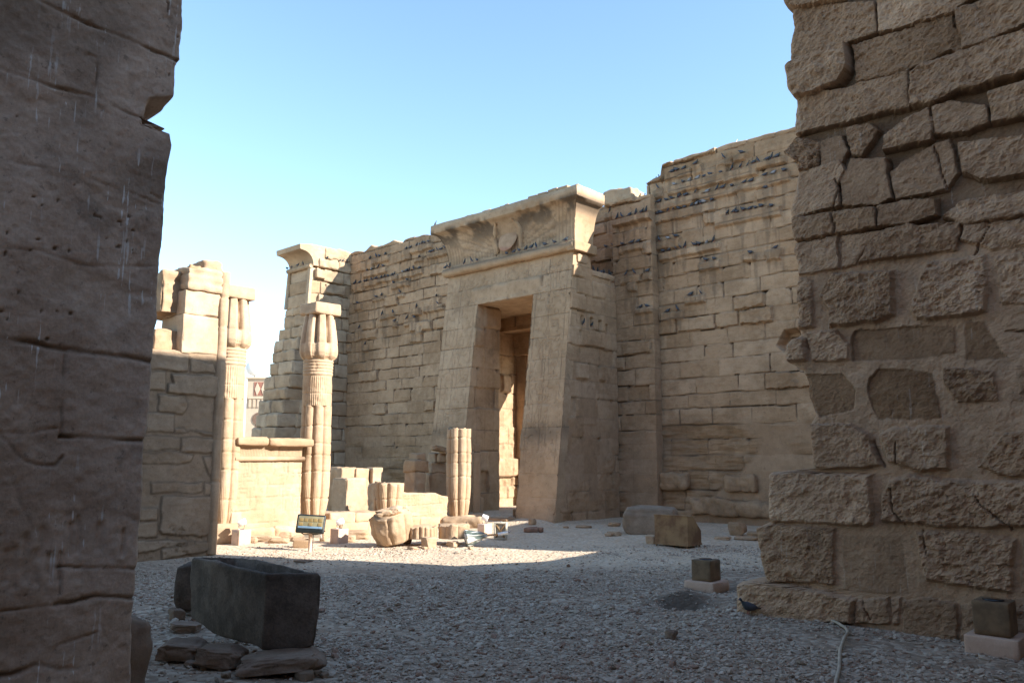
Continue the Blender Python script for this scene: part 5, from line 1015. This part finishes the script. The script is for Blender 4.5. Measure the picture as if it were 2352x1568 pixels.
# brick ring, door block, small slabs
q = on_z(1219, 1224); mb = MB()
for a in np.linspace(-.3, 3.4, 5): V, F, col = sbox((q[0] + .16 * math.cos(a + YAW), q[1] + .13 * math.sin(a + YAW) + .12, gzs(q) + .05), (.16, .07, .10), rot(0, .04, a + YAW + 1.57), res=.05, bevel=.012, rough=.006, seed=int(a * 9) + 5); mb.add(V, F, col)
V, F, col = sbox((q[0], q[1], gzs(q) + .05), (.30, .09, .10), rot(0, 0, YAW), res=.05, bevel=.02, rough=.01, seed=3); mb.add(V, F, col); tag(mb.put('brick_ring', M_BRICK), 'small ring of reddish clay bricks on the ground before the gateway', 'brick ring')
stone_at(1222, 1207, .2, .16, 'pale stone lying just behind the ring of clay bricks', 761)
q = on_z(1192, 1196); V, F, col = sbox((q[0], q[1], .17), (.24, .24, .26), rot(0, 0, .3), res=.06, bevel=.01, rough=.004, seed=4); tag(put('door_block', V, F, M_DBOX, None, col), 'dark brown block box set against the gateway right jamb', 'box'); V, F, col = sbox((q[0] + .15, q[1] - .12, .03), (.5, .4, .16), rot(0, 0, .2), res=.06, bevel=.02, rough=.01, seed=5); tag(put('footing_slab', V, F, M_WALL, None, col), 'low stone slab under the dark block at the gateway jamb', 'slab')
V, F, col = sbox((-15.2, 16.6, .02), (2.9, 3.6, .16), res=.25, bevel=.02, rough=.01, seed=5); tag(put('threshold_slab', V, F, M_WALL, None, col), 'worn stone threshold floor inside the gateway passage', 'threshold')

# ------------------------------------------------------------------ right half of the court: boulder, rusty box, lamp blocks
q = on_z(1468, 1230); V, F, col = rock((0, 0, .26), (1.22, .80, .70), 771, .72, .07, cuts=3, R=rot(0, 0, .0), sub=4); o = put('boulder', V, F, M_GREY, None, col); o.location = (q[0] - .0, q[1] + .45, 0); o.rotation_euler = (0, 0, YAW - .25); tag(o, 'big rounded grey boulder lying at the foot of the right wall', 'boulder')
q = on_z(1581, 1262); z = gzs(q); W, D, H, lg = .68, .46, .49, .065; rx = thing('rusty_box', 'rusty sheet metal box with a sloping back on short legs', 'metal box', (q[0], q[1], z)); M_SH = M_RUST
def rp(x, y, zz): return np.array([q[0] + x, q[1] + y, z + zz])
pr = [rp(0, 0, lg), rp(0, D, lg), rp(0, D, lg + .22), rp(0, .17, lg + H), rp(0, 0, lg + H)]
V, F, _ = prism(pr[::-1], (-W, 0, 0)); put('sheet_body', V, F, M_RUST, rx, None, False)
mb = MB(); rbox(mb, q[0] - W - .012, q[0] + .012, q[1] - .014, q[1] + D + .01, z + lg - .025, z + lg + .004, res=.2, bevel=.004, rough=0); rbox(mb, q[0] - W - .01, q[0] + .01, q[1] - .012, q[1] + .012, z + lg + H - .006, z + lg + H + .012, res=.2, bevel=.004, rough=0); mb.put('rim', M_RUST, rx)
for x, y in ((-.03, .01), (-.03, D - .03), (-W + .03, .01), (-W + .03, D - .03)): mb = MB(); rbox(mb, q[0] + x - .012, q[0] + x + .012, q[1] + y - .012, q[1] + y + .012, z - .03, z + lg - .02, res=.2, bevel=.003, rough=0); mb.put('leg', M_RUST, rx)
stone_at(1497, 1250, .2, .2, 'pinkish round stone tucked at the left end of the rusty box', 781); stone_at(1694, 1229, .38, .3, 'rounded pinkish stone near the foot of the right wall', 782, M_WALL)
for k, (x, y, w, h, lb) in enumerate(((1411, 1231, .3, .1, 'pair-like flat pale stone left of the rusty box'), (1398, 1232, .16, .07, 'small flat stone on open gravel before the boulder'), (1716, 1240, .5, .08, 'flat slab near the tower corner, farther one'), (1660, 1240, .35, .06, 'thin slab beside the rounded pinkish stone'), (1735, 1232, .4, .1, 'flat slab touching the tower corner line'), (1410, 1208, .3, .1, 'dark slab at the foot of the gateway right side'), (1340, 1212, .4, .06, 'low slab edge by the gateway corner'), (1300, 1213, .12, .05, 'tiny stone at the gateway corner'))): stone_at(x, y, w, h, lb, 790 + k, M_WALL if k > 1 else M_PALE, rz=.2)
def lamp_block(px, py, w, h, bw, bh, label, sd, rz=0.0):
    q = on_z(px, py); z = gzs(q); c = thing('lamp_block', label, 'lamp block', (q[0], q[1], z)); R_ = rot(0, 0, rz)
    V, F, col = sbox((q[0], q[1] + bw * .5, z + bh / 2 - .015), (bw, bw, bh + .03), R_, res=.05, bevel=.012, rough=.004, seed=sd, tint=.45); put('base', V, F, M_PINK, c, col)
    V, F, col = sbox((q[0], q[1] + bw * .5, z + bh + h / 2), (w, w, h), R_, res=.04, bevel=.012, rough=.003, seed=sd + 1, tint=.35); bd = put('body', V, F, M_DBOX, c, col)
    V, F, col = lathe((q[0], q[1] + bw * .5, z + bh + h), np.array([-.02, .004, .008]), lambda T, Z: np.full(T.shape, w * .30), 32); put('lens', V, F, M_GLASSD, bd, None)
lamp_block(1604, 1352, .265, .255, .41, .105, 'square lamp block on a wide pink base standing on open gravel', 811)
lamp_block(2278, 1504, .275, .275, .40, .145, 'square lamp block on a pink base against the rough tower foot', 821, .0)
stone_at(1541, 1466, .115, .095, 'single dark round stone on the foreground gravel', 831, M_ROCK, box=.8, d=.1); stone_at(945, 1446, .06, .03, 'small dark chip on the middle of the gravel', 832, M_ROCK); stone_at(696, 1289, .3, .03, 'flat dark stone at the shadow edge behind the basin', 833, M_ROCK); stone_at(1270, 1335, .05, .03, 'tiny brown stone on the right middle gravel', 834, M_ROCK)
q = on_z(1722, 1401); pigeon('x', (q[0] + .12, q[1] - .22, gzs(q) + .012), 0, YAW + math.pi + .15, 'dark blue pigeon walking at the foot of the rough tower', group='lone pigeons', scale=.72)
pts = [(1812, 1414), (1846, 1416), (1877, 1415), (1917, 1429), (1941, 1441), (1949, 1453), (1938, 1467), (1929, 1497), (1928, 1535), (1919, 1568), (1908, 1640), (1900, 1760)]
w = np.array([on_z(*p, .02) for p in pts]); tt = np.arange(len(w)); t2 = np.linspace(0, len(w) - 1, 120); 
def smooth(a): 
    r = np.interp(t2, tt, a); k = np.ones(9) / 9; return np.convolve(np.pad(r, 4, mode='edge'), k, 'valid')
hp = np.stack([smooth(w[:, i]) for i in range(3)], -1); hp[:, 2] = gz(hp[:, 0], hp[:, 1]) + .026; V, F, _ = tube(list(hp), .014, 10); tag(put('hose', V, F, M_HOSE), 'pale hose snaking over the gravel away from the tower foot', 'hose')

# ------------------------------------------------------------------ dark stone basin on its supporting slabs
ZR = .71; ZB = .13; Fc, Lc, Rc = on_z(612, 1317, ZR), on_z(438, 1278, ZR), on_z(739, 1317, ZR)
Lv, Wv = (Lc - Fc)[:2], (Rc - Fc)[:2]; Ln, Wn = np.linalg.norm(Lv), np.linalg.norm(Wv)
V, F, col = sbox((0, 0, 0), (Ln, Wn, ZR - ZB), res=.014, bevel=.022, rough=.008, seed=851, nf=5, lump=.006, tint=.5)
ins = (V[:, 2] > (ZR - ZB) / 2 - .05); tk = .062; e = np.minimum(Ln / 2 - np.abs(V[:, 0]), Wn / 2 - np.abs(V[:, 1])) + .004 * fbm2(V[:, 0] * 6, V[:, 1] * 6, 3, 2)
V[:, 2] -= np.where(ins, ss(tk - .004, tk + .02, e) * (ZR - ZB - .12), 0)
tz = (V[:, 2] + (ZR - ZB) / 2) / (ZR - ZB); sh = 1 - .06 * (1 - tz) ** 2; a = V[:, 0] / Ln * sh + .5; b = V[:, 1] / Wn * sh + .5
V[:, 2] += .10 * np.maximum(0, a - .45) ** 1.5 * (1 - tz) * 1.6 + .02 * fbm2(a * 3, b * 3, 8, 2) * (1 - tz)
xy = Fc[:2] + a[:, None] * Lv + b[:, None] * Wv; P = np.stack([xy[:, 0], xy[:, 1], V[:, 2] + (ZR + ZB) / 2], -1)
flip = (Lv[0] * Wv[1] - Lv[1] * Wv[0]) < 0
tag(put('stone_basin', P, [f[:, ::-1] for f in F] if flip else F, M_GRAN, None, col), 'dark granite basin with open hollow top resting on slabs in the foreground', 'basin')
def slab(px, py, w, d, h, zc, label, sd, m=M_ROCK, rz=YAW, tl=0., box=.55):
    q = on_z(px, py, zc); V, F, col = rock((0, 0, 0), (w, d, h), sd, box, .14, cuts=6, R=rot(0, tl, 0), sub=4); o = put('support_stone', V, F, m, None, col); o.location = (q[0], q[1], zc); o.rotation_euler = (0, 0, rz); tag(o, label, 'stone', 'stones under the basin')
slab(648, 1520, .70, .46, .16, .075, 'wide thin slab under the right end of the dark basin', 861, tl=-.10, box=.6); slab(508, 1508, .38, .36, .17, .07, 'dark slab under the middle of the basin', 862, tl=.06); slab(425, 1492, .38, .38, .15, .065, 'dark slab under the left end of the basin', 863, tl=.08); slab(425, 1440, .3, .22, .1, .04, 'small flat stone behind the left slab of the basin', 864)
slab(605, 1508, .13, .10, .08, .105, 'little wedge stone on the wide slab under the basin', 865); slab(702, 1494, .13, .1, .09, .105, 'reddish wedge stone under the basin right corner', 866)
q = on_z(424, 1412); V, F, col = rock((0, 0, .26), (.34, .42, .50), 871, .75, .05, cuts=2, sub=4); o = put('boulder', V, F, M_GRAN, None, col); o.location = (q[0], q[1] + .1, .02); o.rotation_euler = (0, 0, YAW); tag(o, 'rounded dark boulder standing behind the left end of the basin', 'boulder')
stone_at(408, 1425, .16, .13, 'small dark stone below the rounded boulder', 872, M_ROCK); stone_at(398, 1418, .12, .1, 'smaller dark stone left below the rounded boulder', 873, M_ROCK)
rs = np.random.RandomState(12)
for k, (x, y, wd) in enumerate(((470, 1535, .09), (560, 1548, .1), (700, 1560, .14), (705, 1545, .1), (520, 1556, .08), (438, 1530, .1), (745, 1553, .08))): stone_at(x, y, wd, wd * .55, 'small grey stone lying on the ground around the basin slabs', 880 + k, M_ROCK if k % 2 else M_GREY, group='small stones round the basin', sub=2)

# ------------------------------------------------------------------ distant building behind the stepped wall
q = on_z(563, 1000, 0); b0 = EYE + ray(560, 1050) * 62; b0[2] = 0; bl = thing('distant_building', 'ornate beige town building with keyhole windows far behind the columns', 'building', b0, rz=YAW)
M_BG = plain('beige_render', (.47, .37, .27), .9, var=.12, sc=.6); M_RED = plain('red_brick_panel', (.30, .13, .09), .9, var=.25, sc=3); M_BGW = plain('white_render', (.75, .74, .72), .9, var=.06, sc=.6); M_DWIN = plain('dark_opening', (.16, .10, .07), .9, var=.2)
def lb(name, x0, x1, y0, y1, z0, z1, m, par=bl):
    V, F, _ = prism([(x0, y0, z0), (x1, y0, z0), (x1, y0, z1), (x0, y0, z1)], (0, y1 - y0, 0)); return put(name, V, F, m, par, None, False, True)
sc = 62 / 1860.; zt = 1.6 + (1050 - 869) * sc
lb('wall', 0, 9, 0, 8, 0, zt, M_BG); lb('parapet', -.1, 9.1, -.12, 8.1, zt, zt + .15, M_BG)
pn = lb('brick_panel', .55, 2.5, -.03, .02, zt - 1.3, zt - .25, M_RED); mb = MB()
for k in range(4): V, F, _ = prism([(.8 + k * .5, -.06, zt - 1.3), (1.05 + k * .5, -.06, zt - .8), (.8 + k * .5, -.06, zt - .3), (.62 + k * .5, -.06, zt - .8)], (0, .05, 0)); mb.add(V, F)
mb.put('diamond_pattern', M_BG, pn, False, True)
lb('string_course', .1, 9, -.10, .02, zt - 1.55, zt - 1.42, M_BG); mb = MB()
for k in range(12): V, F, _ = prism([(.2 + k * .33, -.07, zt - 2.2), (.38 + k * .33, -.07, zt - 2.2), (.38 + k * .33, -.07, zt - 1.6), (.2 + k * .33, -.07, zt - 1.6)], (0, .08, 0)); mb.add(V, F)
mb.put('corbel_row', M_BG, bl, False, True)
for x0 in (.75, 2.5):
    lb('window', x0, x0 + .55, -.02, .03, zt - 6.2, zt - 3.4, M_DWIN); V, F, _ = prism([(x0 + .27 + .5 * math.cos(a), -.05, zt - 3.1 + .5 * math.sin(a)) for a in np.linspace(0, 2 * np.pi, 20, endpoint=False)], (0, .08, 0)); put('arch_disc', V, F, M_RED if x0 > 1 else M_DWIN, bl, None, False, True)
lb('red_band', 0, 9, -.04, .02, zt - 6.7, zt - 6.5, M_RED)
V, F, _ = lathe((0, 0, 0), np.array([-.1, 0, .12, .2]), lambda T, Z: np.where(Z < .15, .62 - .3 * np.maximum(Z, 0), .05), 28, R=rot(1.57, 0, 0)); dish = put('satellite_dish', V, F, M_WHITE, None, None, True); dish.location = tuple(b0 + RT * .45 + _Z * (zt + .85)); dish.rotation_euler = (0, 0, YAW); tag(dish, 'white satellite dish on the roof of the distant beige building', 'satellite dish')
V, F, _ = tube([(0, .25, -.9), (0, .15, -.1)], .06, 8); put('mast', V, F, M_STEEL, dish, None, True, True)
b1 = EYE + ray(549, 1050) * 75; b1[2] = 0; wb = thing('white_building', 'small bright white building far off between column and beige building', 'building', b1, rz=YAW); sc = 75 / 1860.
lb('wall', -4, .55, 0, 5, 0, 1.6 + (1050 - 925) * sc, M_BGW, wb); lb('roof_room', -.2, .4, .5, 3, 1.6 + (1050 - 925) * sc, 1.6 + (1050 - 905) * sc, M_BGW, wb)

# ------------------------------------------------------------------ loose gravel
rs = np.random.RandomState(3); N = 120000; d = 5.2 + 10.0 * rs.rand(N) ** .85; s = rs.uniform(-.74, .70, N); X = _Fh[0] * d + RT[0] * s * d; Y = _Fh[1] * d + RT[1] * s * d
dn = fbm2(X * .8, Y * .8, 901, 3); dxh = (X - HOLE[0]) * RT[0] + (Y - HOLE[1]) * RT[1]; dyh = -(X - HOLE[0]) * RT[1] + (Y - HOLE[1]) * RT[0]
bas = np.hypot((X - Fc[0] + .2) / 1.3, (Y - Fc[1] + .1) / .9)
keep = ~((Y > 8.12) & (X > -4.3)) & ~((X < -5.15) & (Y < 2.4)) & (Y < 15) & (X > -13.2 - (Y > 7.2) * 1.4) & (rs.rand(N) < np.clip(.85 + .9 * dn - 1.0 * (d > 12), .10, 1)) & (np.exp(-(dxh / .3) ** 2 - (dyh / .28) ** 2) < .35 + .5 * rs.rand(N)) & ((bas > .75) | (rs.rand(N) < .2))
X, Y, d = X[keep], Y[keep], d[keep]; n = len(X); r = np.clip(rs.lognormal(math.log(.0115), .42, n), .005, .045); r = r * np.where(d > 11, .85, 1); v0, f0 = _ICO[0]
sc3 = np.stack([r * rs.uniform(.9, 1.5, n), r * rs.uniform(.7, 1.1, n), r * rs.uniform(.35, .75, n)], -1); a = rs.uniform(0, 6.28, n); jit = 1 + .22 * rs.normal(size=(n, 12, 1)).clip(-1.5, 1.5)
P = v0[None] * sc3[:, None, :] * jit; ca, sa = np.cos(a)[:, None], np.sin(a)[:, None]; tl = rs.normal(0, .25, n)[:, None]; P = np.stack([P[..., 0] * ca - P[..., 1] * sa, P[..., 0] * sa + P[..., 1] * ca, P[..., 2] + P[..., 0] * tl], -1)
P += np.stack([X, Y, gz(X, Y) + sc3[:, 2] * .45], -1)[:, None, :]; Fg = (f0[None] + 12 * np.arange(n)[:, None, None]).reshape(-1, 3)
cg = np.zeros((n, 12, 3)); cg[..., 0] = np.clip(rs.beta(2.2, 2.2, n), 0, 1)[:, None]; cg[..., 1] = rs.rand(n)[:, None]
t = NT('gravel_stone'); at = t.n('ShaderNodeAttribute', attribute_name='Col'); sp = t.n('ShaderNodeSeparateColor'); t.l(at.outputs['Color'], sp.inputs[0])
c = t.mix(sp.outputs[0], (.26, .20, .147), (.50, .42, .33)); c = t.mix(t.ramp(sp.outputs[1], .82, .9), c, (.26, .165, .115)); t.l(c, t.b.inputs['Base Color']); t.b.inputs['Roughness'].default_value = .85; t.b.inputs['Specular IOR Level'].default_value = .2
tag(put('gravel', P.reshape(-1, 3), Fg, t.m, None, cg.reshape(-1, 3), False), 'loose pale pebbles and gravel strewn over the court floor', 'gravel', kind='stuff')
